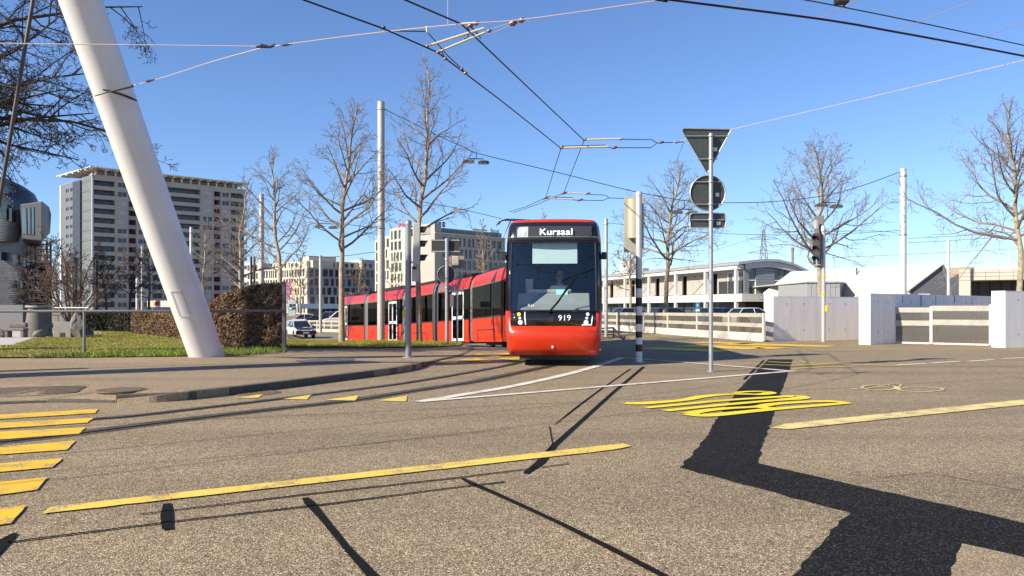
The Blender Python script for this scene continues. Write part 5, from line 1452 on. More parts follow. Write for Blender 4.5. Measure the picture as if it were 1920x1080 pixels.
pl = MB(); pts = [(-.13 + .026 * k, -.34) for k in range(11)] + [(.13 - .026 * k, .34) for k in range(11)]
pl.path([c + sx * (-.12 * 0 + x) + axd * z + fn * (math.sqrt(.437 ** 2 - x * x)) for x, z in pts + pts[:1]], .007, 4); pl.build('access_hatch', mat('hatch_line', (.35, .35, .36), .5, var=0), wm)
# its twin, standing just outside the frame; the shadow of it lies on the footway
m2 = thing('mast', 'white steel mast just outside the left edge whose shadow crosses the footway', 'mast', (-16.6, 9.85, 0))
o = ORG[m2]; MB().path([o + V((0, 0, -.1)), o + V((.05, .5, 6)), o + V((.1, .9, 11.4))], [.56, .56, .54], 24).build('shaft', WHITEP, m2, smooth=True); MB().lathe(o, [(.6, 0), (.6, .06), (.44, .07)], 24).build('base_collar', POLEG, m2)
# stay rod at the upper left corner
sr = thing('stay_rod', 'dark steel stay rod crossing the upper left corner', 'rod', tuple(A(-38, 600, 15.5)))
MB().path([A(-38, 600, 15.5), A(0, 372, 15.5), A(62, 0, 15.5), A(92, -180, 15.5)], .038, 10).build('rod', mat('rod_brown', (.075, .06, .05), .5, .5, var=.2), sr, smooth=True)
MB().lathe(A(-38, 600, 15.5) - V((0, 0, CAMH - (600 - HORY) / FPX * 15.5)), [(.2, 0), (.2, CAMH - (600 - HORY) / FPX * 15.5 + .02)], 12).build('anchor_block', CONC, sr)

def mast(label, px, d, z0, top, dia, m=None, cap=True, group='overhead line masts', name='catenary_mast', bands=()):
    base = V(((px - 960) / FPX * d, d, z0)); zt = CAMH + (HORY - top) / FPX * d
    t = thing(name, label, 'mast', tuple(base), group)
    MB().path([base - V((0, 0, .1)), V((base.x, base.y, zt - .05)), V((base.x, base.y, zt))], [dia / 2, dia / 2 * .94, dia / 2 * .9], 16).build('shaft', m or POLEG, t, smooth=True)
    for y in bands:
        z = CAMH + (HORY - y) / FPX * d; MB().lathe((base.x, base.y, z - .04), [(dia / 2 + .012, 0), (dia / 2 + .02, .02), (dia / 2 + .012, .08)], 16).build('clamp_band', GALV, t)
    if cap: MB().lathe((base.x, base.y, zt), [(dia / 2 * .9 + .01, 0), (dia / 2 * .9 + .01, .05), (.001, .09)], 16).build('cap', m or POLEG, t)
    return t
zv = lambda px, py, d: A(px, py, d).z
mast('thick grey overhead-line mast on the grass verge, between the two nearest plane trees', 714.5, 40, zv(714, 641, 40) - .05, 193, .39, bands=(205, 428))
mast('grey overhead-line mast rising behind the brown hedge', 490.5, 56, -.8, 365, .36, bands=(372,))
mast('slim grey mast standing before the low white offices', 601, 84, -1.25, 480, .34)
mast('grey mast just right of the tram front, before the showroom', 1136.5, 41, 0, 412, .19, bands=(420,))
mast('white round mast behind the wall, right of the traffic light', 1693.5, 39, 0, 318, .31, mat('mast_white', (.58, .56, .53), .5, .2, var=.08), bands=(330, 440))
mast('thin dark-topped mast behind the wall before the dark shed gable', 1778.5, 58, 0, 451, .22, mat('mast_white', (.6, .58, .55)))
for px, d, top, lab, m in ((142, 70, 484, 'dark slim mast before the grey gable of the apartment block', BLK), (181, 70, 486, 'dark slim mast before the first balcony column of the apartment block', BLK), (257, 80, 520, 'short thin white pole low before the apartment block', MC['mast_white']), (267, 74, 463, 'grey slim mast before the red strip of the apartment block', POLEG), (358, 78, 427, 'pale slim mast behind the leaning white mast, before the apartment block', MC['mast_white']), (471, 90, 482, 'thin dark pole at the right corner of the apartment block, left of its neighbour', BLK), (477, 90, 482, 'thin dark pole at the right corner of the apartment block, right of its neighbour', BLK)):
    mast(lab, px, d, -.6, top, .26, m, group='slim masts before the apartment block', name='slim_mast')

# ---- traffic signal left of the tram
def signal_head(par, c, fwd, n=3, m=None, w=.24, h=1.12, lit=(None, None, None), board=False):
    """c centre, fwd the way the lamps look"""
    f = V(fwd).normalized(); s = V((-f.y, f.x, 0)); ax = (s, f, UP)
    hs_ = MB().box(c, (w, .20, h), ax).build('signal_housing', m or PALEG, par, bevel=.02)
    for k in range(n):
        z = h / 2 - h / n * (k + .5); p = c + UP * z + f * .10
        vz = MB(); ring_o = [(p + s * (math.cos(a) * .105) + UP * (math.sin(a) * .105)) for a in [R(-35 + q * 25) for q in range(11)]]
        for i, q in enumerate(ring_o): vz.v += [tuple(q), tuple(q + f * (.22 - .10 * abs(i - 5) / 5))]
        vz.f = [(2 * i, 2 * i + 2, 2 * i + 3, 2 * i + 1) for i in range(10)]
        ov = vz.build('visor', BLK, hs_); so = ov.modifiers.new('thickness', 'SOLIDIFY'); so.thickness = .008
        col = ((.13, .012, .012), (.08, .045, .012), (.012, .10, .08))[k]
        MB().lathe(p, [(.095, 0), (.09, .012), (.001, .03)], 16, (s, UP, f)).build('lens', mat('lens%d' % k, col, .2, var=0), hs_, smooth=True)
        fb = MB().box(p - f * .0 , (w * .98, .012, h / n * .94), ax); fb.build('lens_plate', BLK, hs_)
    return hs_
def rnd_post(name, label, cat, base, zt, r, m, group=None, dome=True):
    t = thing(name, label, cat, tuple(base), group)
    prof = [(r * 1.0, -.05), (r, zt - base.z - r * 1.6)] + ([(r, zt - base.z - r * 1.6), (r * 1.12, zt - base.z - r * 1.55), (r * 1.08, zt - base.z - r * .7), (r * .7, zt - base.z - r * .15), (.001, zt - base.z)] if dome else [(r, zt - base.z)])
    MB().lathe(base, prof, 18).build('post', m, t, smooth=True, sharp=50)
    MB().lathe(base, [(r * 1.9, -.03), (r * 1.9, .018), (r * 1.05, .022)], 18).build('base_plate', GALV, t)
    return t
base = G(765.5, 670, isl); d = base.y
ts = rnd_post('traffic_signal', 'round-topped grey signal post on the footway, its lamps turned right', 'traffic light', base, zv(765, 412, d), .082, mat('post_blue_grey', (.23, .25, .29), .45, .4, var=.1, scale=8))
hc = A(781, 458, d); signal_head(ts, hc, (1, .12, 0), h=1.15, w=.25)
MB().tube(A(766, 425, d), A(776, 425, d), .025, n=6).build('bracket', GALV, ts); MB().tube(A(766, 492, d), A(776, 492, d), .025, n=6).build('bracket', GALV, ts)
MB().box(A(779.5, 513, d), (.19, .18, .42)).build('detector_box', PALEG, ts, bevel=.015); MB().box(A(778, 503, d) - V((0, .1, 0)), (.10, .04, .07)).build('detector_eye', BLK, ts)
bb = MB().box(A(759.5, 590, d), (.11, .10, .27)); bb.build('push_button', YBOX, ts, bevel=.03)
for y in (490,): MB().lathe(A(765.5, y, d), [(.09, 0), (.095, .02), (.09, .05)], 16).build('clamp_band', GALV, ts)
# ---- sign post seen from behind, on the verge
bs = V((A(838, 648, 33).x, 33, zv(838, 648, 33))); d = 33
sp = rnd_post('sign_post', 'grey sign post on the verge, showing wide and round sign backs', 'sign', bs, zv(838, 447, d), .078, GALV, dome=False)
def plate(par, name, x0, x1, y0, y1, d, m, th=.03, off=.11, bevel=.006):
    a, b = A(x0, y1, d + off), A(x1, y0, d + off); return MB().box((a + b) / 2, (b.x - a.x, th, b.z - a.z)).build(name, m, par, bevel=bevel)
dk = mat('sign_back_brown', (.045, .04, .042), .5, .2, var=.1)
pp = plate(sp, 'sign_panel', 809, 861, 449, 473, d, dk)
for y in (450.5, 471.5): plate(sp, 'panel_rail', 808, 862, y - 1.2, y + 1.2, d - .03, GALV, .02)
for y in (480, 492): MB().tube(A(838, y, d), A(850, y, d), .018, n=6).build('bracket', GALV, sp)
plate(sp, 'lamp_housing', 848, 861, 480, 498, d - .1, BEIGE, .2, bevel=.04); plate(sp, 'back_board', 840, 870, 474, 503, d + .1, mat('board_taupe', (.26, .22, .19), .6, var=.08), .02)
MB().lathe(A(837, 515, d + .13), [(.37, -.012), (.37, .012)], 30, (V((1, 0, 0)), UP, V((0, 1, 0)))).build('round_sign_back', SIGNBK, sp)
MB().path([A(837, 515, d + .10) + V((math.cos(a * .2094) * .37, 0, math.sin(a * .2094) * .37)) for a in range(31)], .014, 5).build('sign_rim', GALV, sp)
plate(sp, 'small_plate', 823, 852, 535, 545, d, mat('plate_grey', (.30, .31, .32), .5, .3, var=.05)); plate(sp, 'control_box', 843, 851, 552, 575, d - .05, mat('box_dark', (.12, .12, .12), .5, var=.1), .15)
for y in (488, 520, 541): MB().lathe(A(838, y, d), [(.09, 0), (.095, .02), (.09, .05)], 14).build('clamp_band', GALV, sp)
# ---- black and white banded signal post
base = G(1198, 680); d = base.y
st = rnd_post('banded_signal_post', 'black and white banded signal post right of the tram, its head turned away', 'traffic light', base, zv(1198, 358, d), .078, mat('post_pale', (.50, .50, .48), .45, .3, var=.08))
ys = [523, 541, 558, 574.5, 591, 607.5, 621.5, 633, 645.5, 659, 677.5]
WB, KB = mat('band_white', (.72, .71, .69), .5, var=.06), mat('band_black', (.012, .012, .013), .5, var=.1)
for k, (ya, yb) in enumerate(zip(ys, ys[1:])):
    za, zb = zv(1198, yb, d), zv(1198, ya, d); MB().lathe((base.x, base.y, 0), [(.083, za + .001), (.083, zb - .001)], 18).build('band', KB if k % 2 == 0 else WB, st, smooth=True)
plate(st, 'backing_board', 1170, 1207, 368, 473, d, mat('board_pale', (.36, .36, .30), .55, var=.06), .02, off=.30, bevel=.004)
hs2 = MB(); c = A(1188, 411, d + .17); hs2.lathe(c - V((0, 0, .50)), [(.001, 0), (.15, .02), (.15, 1.0), (.001, 1.02)], 20); hs2.build('signal_housing', BEIGE, st, smooth=True)
for y in (376, 448): MB().tube(A(1198, y, d), A(1190, y, d + .2), .03, n=6).build('bracket', GALV, st)
for k in range(3):
    p = c + V((0, .15, .33 - .33 * k)); MB().lathe(p, [(.11, 0), (.11, .2), (.10, .2), (.10, .02)], 16, (V((1, 0, 0)), UP, V((-.1, 1, 0)))).build('visor', BLK, st)
# ---- give-way sign cluster from behind
base = G(1333, 697); d = base.y
yw = rnd_post('give_way_post', 'tall thin post with the backs of a triangular, a round and a rectangular sign', 'sign', base, zv(1333, 250, d), .045, GALV, dome=False)
o_ = .09
def extr(par, name, pts, m, th=.025, off=o_):
    q = [A(x, y, d + off) for x, y in pts]; return MB().extrude(q, V((0, th, 0))).build(name, m, par, bevel=.004)
def rimpath(par, pts, r_=.014, off=o_ - .02):
    q = [A(x, y, d + off) for x, y in pts]; MB().path(q + q[:1], r_, 6).build('sign_rim', GALV, par)
tri = [(1281, 241), (1285, 241), (1366, 242.5), (1370, 245), (1328, 322), (1323, 321), (1279, 246)]
a_ = extr(yw, 'give_way_sign', tri, SIGNBK); rimpath(yw, tri)
cir = [(1327 + 33 * math.cos(k * math.pi / 18), 362 + 33 * math.sin(k * math.pi / 18)) for k in range(36)]
extr(yw, 'round_sign', cir, SIGNBK); rimpath(yw, cir, .016)
rec = [(1297, 400), (1357, 400), (1360, 403), (1360, 424), (1357, 427), (1297, 427), (1294, 424), (1294, 403)]
extr(yw, 'rectangular_sign', rec, SIGNBK); rimpath(yw, rec)
for (x0, x1, y) in ((1283, 1366, 255), (1309, 1345, 298), (1301, 1353, 341), (1301, 1353, 383), (1296, 1358, 412)):
    MB().tube(A(x0, y, d + .06), A(x1, y, d + .06), .012, n=6).build('stiffener', GALV, yw); MB().lathe(A(1333, y + 1.5, d), [(.055, 0), (.06, .01), (.055, .04)], 12).build('clamp', GALV, yw)
for (x, y) in ((1341, 280), (1345, 365), (1347, 419)): MB().box(A(x, y, d + .075), (.08, .004, .08)).build('sticker', STICK, yw)
# ---- traffic light on the right
base = G(1544, 641); d = base.y
tr_ = rnd_post('traffic_light', 'traffic light with three lamps facing left, in front of the white wall on the right', 'traffic light', base, zv(1544, 428, d), .078, mat('post_pale2', (.46, .46, .44), .45, .3, var=.1), dome=True)
signal_head(tr_, A(1533, 466, d - .05), (-.75, -.66, 0), h=1.25, w=.30, m=mat('housing_dark', (.055, .06, .058), .5, var=.1))
bb = A(1536, 453, d + .12); MB().box(bb, (.40, .03, 2.1), (V((.66, -.75, 0)), V((.75, .66, 0)), UP)).build('backing_board', mat('board_dark', (.09, .085, .08), .5, var=.1), tr_)
MB().box(A(1530, 421, d - .1), (.12, .12, .36)).build('detector', PALEG, tr_, bevel=.02)
MB().box(A(1535, 492, d - .08), (.24, .14, .26)).build('lower_box', BEIGE, tr_, bevel=.015)
MB().lathe(A(1543, 434, d - .05), [(.07, 0), (.08, .12), (.06, .22), (.001, .25)], 14).build('dome_cap', mat('cap_white', (.62, .60, .56), .5, var=.05), tr_, smooth=True)
MB().box(A(1550, 579, d - .05), (.12, .12, .26)).build('push_button', YBOX, tr_, bevel=.03)
for y in (521, 554): MB().lathe(A(1544, y, d), [(.084, 0), (.086, .1)], 14).build('yellow_sleeve', YBOX, tr_)
# ---- walls
WALL = mat('white_concrete', (.84, .80, .755), .75, var=.10, scale=1.1, bump=.15)
_n = WALL.node_tree; _t = [q for q in _n.nodes if q.type == 'TEX_COORD'][0]; _mp = _n.nodes.new('ShaderNodeMapping'); _mp.inputs['Scale'].default_value = (3.0, 3.0, .35); _n.links.new(_t.outputs['Object'], _mp.inputs[0])
_q = [q for q in _n.nodes if q.type == 'TEX_NOISE'][0]; _n.links.new(_mp.outputs[0], _q.inputs['Vector'])      # rain streaks run down the wall
STAIN = mat('dark_stain', (.17, .165, .16), .9, var=.4, scale=8)
wd = V((.91, .415, 0)).normalized(); wn_ = V((wd.y, -wd.x, 0)); wd2 = V((.79, .61, 0)).normalized()
def wall(label, corner, length, zt, th, panel=2.0, wd=wd):
    wn_ = V((wd.y, -wd.x, 0))
    t = thing('concrete_wall', label, 'wall', (corner.x, corner.y, 0), 'white concrete walls')
    F = Face(corner, corner + wd * length, -.1, wn_); n_ = max(1, round(length / panel)); w_ = length / n_
    c = MB(); F.box(c, .02, length - .02, -.1, zt - .015, -th, -.02); c.build('core', WALL, t)
    for k in range(n_):
        p = MB(); F.box(p, k * w_ + .006, (k + 1) * w_ - .006, -.1, zt - .002 * (k % 2), -.019, 0); pn = p.build('panel', WALL, t)
        for (u, z) in ((.3, .45), (.7, .45), (.3, zt - .3), (.7, zt - .3)):
            MB().lathe(F.pt((k + u) * w_, z, .001), [(.028, -.005), (.028, .002)], 10, (F.u, UP, F.n)).build('tie_hole', STAIN, pn)
    e_ = MB(); e_.box(F.pt(.009, (zt - .1) / 2, -th / 2), (.018, th + .0, zt + .1), (F.u, F.n, UP)); e_.build('end_face', mat('white_end_paint', (.68, .67, .65), .7, var=.06, scale=2), t)
    cp = MB(); F.box(cp, 0, length, zt, zt + .012, -th - .004, .004); cp.build('coping', WALL, t)
    return F
F1 = wall('white concrete wall with its sunlit end, behind the traffic light', G(1450, 640), 9.5, 1.84, .45, 2.2)
F2 = wall('white concrete wall whose stained top shows behind the gate panels on the right', G(1632, 646.5), 13, 1.90, .45, 1.9, wd2)
F3_ = wall('nearest white concrete wall, cut by the right edge', G(1885, 652), 7, 1.95, .50, 2.2)
for k, x in enumerate((2.4, 3.9, 5.2, 6.9, 8.6)):
    s_ = MB(); F2.box(s_, x, x + .04 + .04 * (k % 2), 1.60 - .15 * (k % 3), 1.88, .001, .004); o_s = s_.build('stain', STAIN, None, org=tuple(F2.pt(x, 0, 0)))
    o_s.parent = [o for o in COL.objects if o.name.startswith('concrete_wall')][1]; o_s.location = F2.pt(x, 0, 0) - V(o_s.parent.location)
cb_ = thing('cabinet', 'beige control cabinet with scrawled graffiti against the white wall', 'cabinet', tuple(G(1560, 633.5)))
c = ORG[cb_]; bx = MB(); ax = (wd, -wn_, UP); cc = c + wn_ * .15
bx.box(V((cc.x, cc.y, .43)), (.46, .26, .82), ax); bx.build('body', BEIGE, cb_, bevel=.012); MB().box(V((cc.x, cc.y, .03)), (.50, .30, .07), ax).build('plinth', CONC, cb_)
MB().box(V((cc.x, cc.y, .45)) + wn_ * .133, (.40, .008, .72), ax).build('door', mat('cabinet_door', (.50, .46, .38), .6, var=.1, scale=6), cb_)
gf = MB()
for pts in ([(-.12, .1), (-.05, .2), (.0, .06), (-.08, .02), (-.12, .1)], [(.0, .05), (.1, -.12), (.04, -.18), (-.06, .0)], [(.06, .25), (.12, .30), (.14, .22), (.07, .24)], [(-.06, .30), (0, .33), (-.02, .26), (-.06, .3)]):
    gf.path([V((cc.x, cc.y, .45 + z)) + wd * x + wn_ * .14 for x, z in pts], .010, 4)
gf.build('graffiti', BLK, cb_)
# ---- glass fences with plank rails
PLANK = mat('fence_plank', (.36, .345, .30), .75, var=.14, scale=4, bump=.15); FPOST = mat('fence_post_pale', (.60, .585, .54), .5, .2, var=.06); PLINTH = mat('fence_plinth', (.52, .50, .455), .8, var=.1, scale=3)
FGL = glass_mat('smoky_pane', (.62, .60, .56), 1.35, .03)
_n = FGL.node_tree; _o = [q for q in _n.nodes if q.type == 'OUTPUT_MATERIAL'][0]; _s = _o.inputs[0].links[0].from_socket
_d = _n.nodes.new('ShaderNodeBsdfDiffuse'); _d.inputs[0].default_value = (.38, .35, .30, 1); _m = _n.nodes.new('ShaderNodeMixShader'); _m.inputs[0].default_value = .16
_n.links.new(_s, _m.inputs[1]); _n.links.new(_d.outputs[0], _m.inputs[2]); _n.links.new(_m.outputs[0], _o.inputs[0])
def fence(label, Pa, Pb, za, zb, posts, plinth_h, rear=True):
    t = thing('glass_fence', label, 'fence', (Pa.x, Pa.y, 0)); F = Face(Pa, Pb, 0, (-.2, -1)); W_ = F.W
    top = lambda x: za + (zb - za) * x / W_
    xs = posts(F)
    for x in xs: p = MB(); F.box(p, x - .05, x + .05, .02, top(x) + .0, -.06, .035); p.build('post', FPOST, t, bevel=.006)
    for a, b in zip(xs, xs[1:]):
        for (f0, f1) in ((.86, .995), (.50, .64)):
            zt0, zt1 = top((a + b) / 2) * f0, top((a + b) / 2) * f1; p = MB(); F.box(p, a + .055, b - .055, zt0, zt1, -.04, .02); rl = p.build('plank', PLANK, t)
            for q in (.2, .3, .7, .8):
                for s in (.3, .7): MB().lathe(F.pt(a + (b - a) * q, zt0 + (zt1 - zt0) * s, .021), [(.014, -.004), (.010, .006)], 8, (F.u, UP, F.n)).build('bolt', GALV, rl)
        for (f0, f1) in ((.645, .855), (plinth_h / top(a) + .01, .495)):
            p = MB(); F.box(p, a + .056, b - .056, top(a) * f0, top(a) * f1, -.02, -.008); p.build('pane', FGL, t)
        p = MB(); F.box(p, a + .052, b - .052, .0, plinth_h, -.12, .01); p.build('plinth', PLINTH, t, bevel=.008)
        if rear:
            p = MB(); x = a + (b - a) * .2; F.box(p, x - .10, x + .10, .0, top(a) * .85, -.45, -.25); p.build('rear_upright', mat('upright_brown', (.14, .11, .085), .8, var=.15), t)  # brown upright boxes standing behind each bay
    return F
F5 = fence('long glass fence with plank rails and white posts in front of the showroom', G(1090, 629.5), G(1433, 641), 1.08, 1.17, lambda F: [0.05] + [F.at(p) for p in (1122, 1157, 1207, 1252, 1307, 1367)] + [F.W - .06], .34)
F6 = fence('glass gate panels with plank rails between the two nearest white walls', G(1642, 643), G(1861, 648.5), 1.36, 1.50, lambda F: [.05, F.at(1746), F.W - .06], .07, False)
for px in (1655, 1752):
    pb = MB(); x = F6.at(px); F6.box(pb, x - .04, x + .04, .05, .85, -.55, -.45); o_p = pb.build('inner_post', FPOST, None, org=tuple(F6.pt(x, 0, -.5)))
    par_ = [o for o in COL.objects if o.name.startswith('glass_fence')][1]; o_p.parent = par_; o_p.location = F6.pt(x, 0, -.5) - V(par_.location)
# parking plate on the fence
ps = thing('parking_sign', 'small blue parking plate above the glass fence', 'sign', tuple(F5.pt(F5.at(1308), 0, -.3)))
c = ORG[ps]; dd = c.y; MB().tube(c, A(1308, 567, dd), .025, n=8).build('post', GALV, ps); plate(ps, 'blue_plate', 1304.5, 1312, 567, 578.5, dd, mat('sign_blue', (.02, .22, .50), .4, var=0), .02, -.04)
t_ = MB(); t_.text('P', A(1308, 576, dd - .06), V((1, 0, 0)), UP, .12, .15, .004); t_.build('letter', MC['sign_white'], ps); plate(ps, 'white_plate', 1304.5, 1312, 579.5, 584, dd, STICK, .02, -.04)
bl = thing('barrier', 'low black tubular barrier at the left end of the glass fence', 'barrier', tuple(G(1160, 636)))
q = [G(1112, 634), G(1150, 634), G(1168, 637)]; z_ = V((0, 0, .55))
MB().path([q[0] + z_, q[1] + z_, q[2] + V((0, 0, .05))], .045, 8).build('top_rail', BLK, bl); MB().path([q[0] + V((0, 0, .2)), q[1] + V((0, 0, .2)), q[2] + V((0, 0, .05))], .03, 8).build('lower_rail', BLK, bl)
for p in q[:2]: MB().tube(p, p + z_, .04).build('post', BLK, bl)
# far fence beyond the car, on the left
F7 = None
pa, pb_ = at(556, 92, -1.25), at(650, 86, -1.25)
t = thing('far_fence', 'far pale plank fence behind the black and white car', 'fence', tuple(pa)); F7 = Face(pa, pb_, -1.25, (0, -1))
for k in range(8): p = MB(); x = F7.W * k / 7; F7.box(p, x - .06, x + .06, -1.25, .02, -.06, .04); p.build('post', FPOST, t)
for k in range(7):
    x0_, x1_ = F7.W * k / 7 + .065, F7.W * (k + 1) / 7 - .065
    for (z0_, z1_) in ((-.18, .0), (-.62, -.45)): p = MB(); F7.box(p, x0_, x1_, z0_, z1_, -.04, .03); p.build('plank', PLANK, t)
    p = MB(); F7.box(p, x0_, x1_, -1.25, -.95, -.1, .02); p.build('plinth', PLINTH, t)
    for (z0_, z1_) in ((-.95, -.62), (-.45, -.18)): p = MB(); F7.box(p, x0_, x1_, z0_, z1_, -.02, -.008); p.build('pane', FGL, t)
# ---- railing in front of the lawn
rg = thing('railing', 'thin grey tubular railing along the front of the lawn', 'railing', tuple(G(158, 669, isl)))
pr_ = [G(x, y, isl) for x, y in ((-240, 672), (-40, 670), (158, 669), (356, 667), (533, 661))]
zr_ = [CAMH + (HORY - y) / FPX * p.y for p, y in zip(pr_, (583.5, 583.5, 583.5, 583, 583))]
for p, z in list(zip(pr_, zr_))[:-1]: MB().tube(p - UP * .05, V((p.x, p.y, z)), .036, n=10).build('post', mat('railing_grey', (.17, .17, .175), .5, .4, var=.1), rg, smooth=True)
MB().path([V((p.x, p.y, z)) for p, z in zip(pr_, zr_)], .038, 10).build('rail', MC['railing_grey'], rg, smooth=True)
hp_ = thing('post', 'tall dark grey post at the right end of the brown hedge', 'post', tuple(pr_[-1])); p = pr_[-1]
MB().box(V((p.x, p.y, (zv(533, 530, p.y) + p.z) / 2)), (.11, .11, zv(533, 530, p.y) - p.z)).build('shaft', mat('post_dark', (.10, .10, .115), .5, .3, var=.1), hp_, bevel=.01); MB().box(V((p.x, p.y, zv(533, 530, p.y) + .02)), (.14, .14, .03)).build('cap', MC['post_dark'], hp_)
MB().box(G(505, 661.5, isl) + V((0, 0, .06)), (.42, .22, .14)).build('stone', CONC, None) if False else None

# ================================================================== OVERHEAD LINES
WIRE = mat('copper_wire_dark', (.030, .024, .022), .5, .6, var=.1); ROPE = mat('pale_rope', (.42, .34, .33), .7, var=.1, scale=30); ROD = mat('fibre_rod', (.52, .47, .33), .55, var=.08); INSU = mat('insulator_brown', (.14, .05, .03), .35, var=.1)
def wire(label, pts, r=.011, m=None, name='overhead_wire', cat='wire', group='overhead wires', sag=0, sm=True, n=6):
    pts = [V(p) for p in pts]
    if sm and len(pts) > 2: pts = smooth_pts(pts, 8)
    o = MB().path(pts, r, n).build(name, m or WIRE, None, org=tuple(pts[0]), smooth=True); return tag(o, label, cat, group)
Z_ = 5.55
def cw(px): return [Az(x, y, Z_) for x, y in px]
wire('left contact wire curving down the picture towards the pantograph', [V((-22, -4, Z_)), V((-13, 2.0, Z_)), V((-7, 6.6, Z_))] + cw([(470, -38), (570, 0), (720, 54), (820, 98), (940, 189), (1052, 278)]), .0125, sm=False)
wire('right contact wire running from the top centre towards the tram', [V((-21, -5, Z_)), V((-12, 1.2, Z_)), V((-5.5, 6.2, Z_))] + cw([(690, -30), (760, 0), (865, 45), (985, 159), (1095, 263)]), .0125, sm=False)
wire('contact wire dropping from the left pull-off bar to the pantograph', cw([(1052, 278), (1037, 325), (1023, 371), (985, 388), (955, 397)]), .011, sm=False)
wire('contact wire dropping from the right pull-off bar to the pantograph', cw([(1095, 263), (1075, 315), (1057, 362), (1005, 384), (962, 399)]), .011, sm=False)
wire('thick contact wire crossing the upper right corner', [V((-18, 2.5, Z_)), V((-6, 7.2, Z_))] + cw([(1160, -14), (1260, 0), (1540, 36), (1680, 60), (1805, 83), (1920, 105), (2050, 130)]) + [V((20, 18.5, Z_)), V((40, 28, Z_))], .016)
wire('thin messenger wire above the thick wire in the upper right corner', [Az(x, y, 5.9) for x, y in ((1160, -45), (1450, -9), (1510, 0), (1584, 14), (1722, 42), (1847, 69), (1920, 85), (2050, 112))], .009)
for k, (a, b, c) in enumerate((((1375, 13), (1405, -10), (1440, -30)), ((1535, 36), (1583, 14), (1625, -6)), ((1677, 60), (1722, 42), (1835, -3)), ((1805, 83), (1847, 69), (1930, 38)))):
    lab = ('first', 'second', 'third', 'fourth')[k] + ' slanting hanger from the left linking the two upper right wires'
    wire(lab, [Az(a[0], a[1], 5.56), Az(b[0], b[1], 5.9), Az(c[0], c[1], 6.4)], .006, ROPE, 'hanger', 'hanger', 'slanting hangers on the upper right wires', sm=False)
bx = thing('wire_insulator', 'dark box fitting at the top edge above the upper right wires', 'fitting', tuple(A(1578, 2, 11))); MB().box(A(1578, 1, 11), (.17, .14, .09)).build('box', BLK, bx, bevel=.01); MB().tube(A(1578, 3, 11), A(1584, 14, 11.2), .012, n=6).build('clip', BLK, bx)
# pale span ropes
wire('pale span rope from the left edge to the dark turnbuckle', [A(-260, 73, 13.4), A(0, 81, 13.2), A(250, 84, 13.0), A(487, 87, 12.8)], .008, ROPE, 'span_rope', 'rope', 'pale span ropes')
wire('pale span rope from the dark turnbuckle over the pull-off bars to the top edge', [A(512, 87, 12.8), A(560, 80, 12.6), A(700, 62, 12.2), A(865, 45, 11.6), A(985, 36, 11.4), A(1240, 0, 11.0), A(1420, -28, 10.8)], .008, ROPE, 'span_rope', 'rope', 'pale span ropes')
wire('pale span rope tied to the leaning white mast', [A(250, 160, 16.6), A(310, 144, 15.7), A(400, 115, 14.3), A(490, 90, 12.85)], .008, ROPE, 'span_rope', 'rope', 'pale span ropes')
wire('pale span rope from the triangular sign to the right edge', [A(1262, 267, 20.2), A(1370, 243, 18.8), A(1640, 180, 15.6), A(1920, 113, 13.4), A(2060, 80, 12.6)], .007, ROPE, 'span_rope', 'rope', 'pale span ropes')
wire('thin vertical drop rope at the top centre', [A(840, -40, 12), A(840, 46, 12)], .006, ROPE, 'drop_rope', 'rope', sm=False)
tb = thing('turnbuckle', 'dark turnbuckle joining the span ropes, right of the leaning mast', 'fitting', tuple(A(487, 87, 12.8)))
MB().path([A(480, 88, 12.8), A(490, 86, 12.8), A(505, 88, 12.8), A(516, 84, 12.8)], [.016, .035, .022, .030], 8).build('link', BLK, tb); MB().path([A(524, 85, 12.75), A(536, 84, 12.7), A(548, 82, 12.65)], [.012, .022, .012], 8).build('shackle', BLK, tb)
tb = thing('turnbuckle', 'turnbuckle and strap on the rope beside the leaning white mast', 'fitting', tuple(A(225, 168, 17.0)))
MB().path([A(178, 180, 17.3), A(205, 172, 17.0), A(226, 167, 16.9), A(249, 161, 16.7)], [.012, .014, .028, .03], 8).build('strap', BLK, tb); MB().path([A(268, 155, 16.4), A(278, 152, 16.2), A(290, 149, 16.0)], [.012, .028, .012], 8).build('insulator', BLK, tb)
# pull-off bars at the three crossings
def bars(label, rods, links, knobs, d):
    t = thing('pull_off_bar', label, 'pull-off', tuple(A(rods[0][0][0], rods[0][0][1], d)), 'pull-off bars on the contact wires')
    for a, b, r in rods: MB().tube(A(*a, d), A(*b, d), r, n=10).build('rod', ROD, t, smooth=True)
    for pts, r, m in links: MB().path([A(x, y, d) for x, y in pts], r, 6).build('link', m, t)
    for x, y, r in knobs: MB().path([A(x - r * 1.2, y + r * .4, d), A(x, y, d), A(x + r * 1.2, y - r * .4, d)], [r * .004, r * .009, r * .004], 8).build('clamp', INSU, t)
bars('pale double pull-off bar with clamps near the top centre', [((802, 86), (907, 53), .019), ((820, 98), (909, 61), .017)],
     [([(876, 52), (880, 58), (876, 72), (870, 74)], .012, BLK), ([(740, 58), (800, 59)], .009, WIRE), ([(800, 49), (801, 60)], .018, ROD), ([(803, 62), (840, 105), (875, 138)], .009, WIRE), ([(826, 92), (832, 105), (837, 112)], .014, BLK), ([(885, 52), (898, 66), (901, 72)], .012, BLK),
      ([(909, 60), (920, 55), (960, 42), (975, 37)], .006, ROPE), ([(915, 65), (930, 60), (956, 47)], .006, ROPE), ([(865, 45), (880, 44), (897, 43)], .020, ROD)],
     [(719, 52, 3.5), (802, 86, 3), (822, 98, 3.4), (835, 110, 3), (882, 48, 4.5), (893, 44, 4), (917, 58, 3.5), (962, 43, 6), (978, 38, 5), (873, 137, 3.2), (866, 129, 2.5)], 12.1)
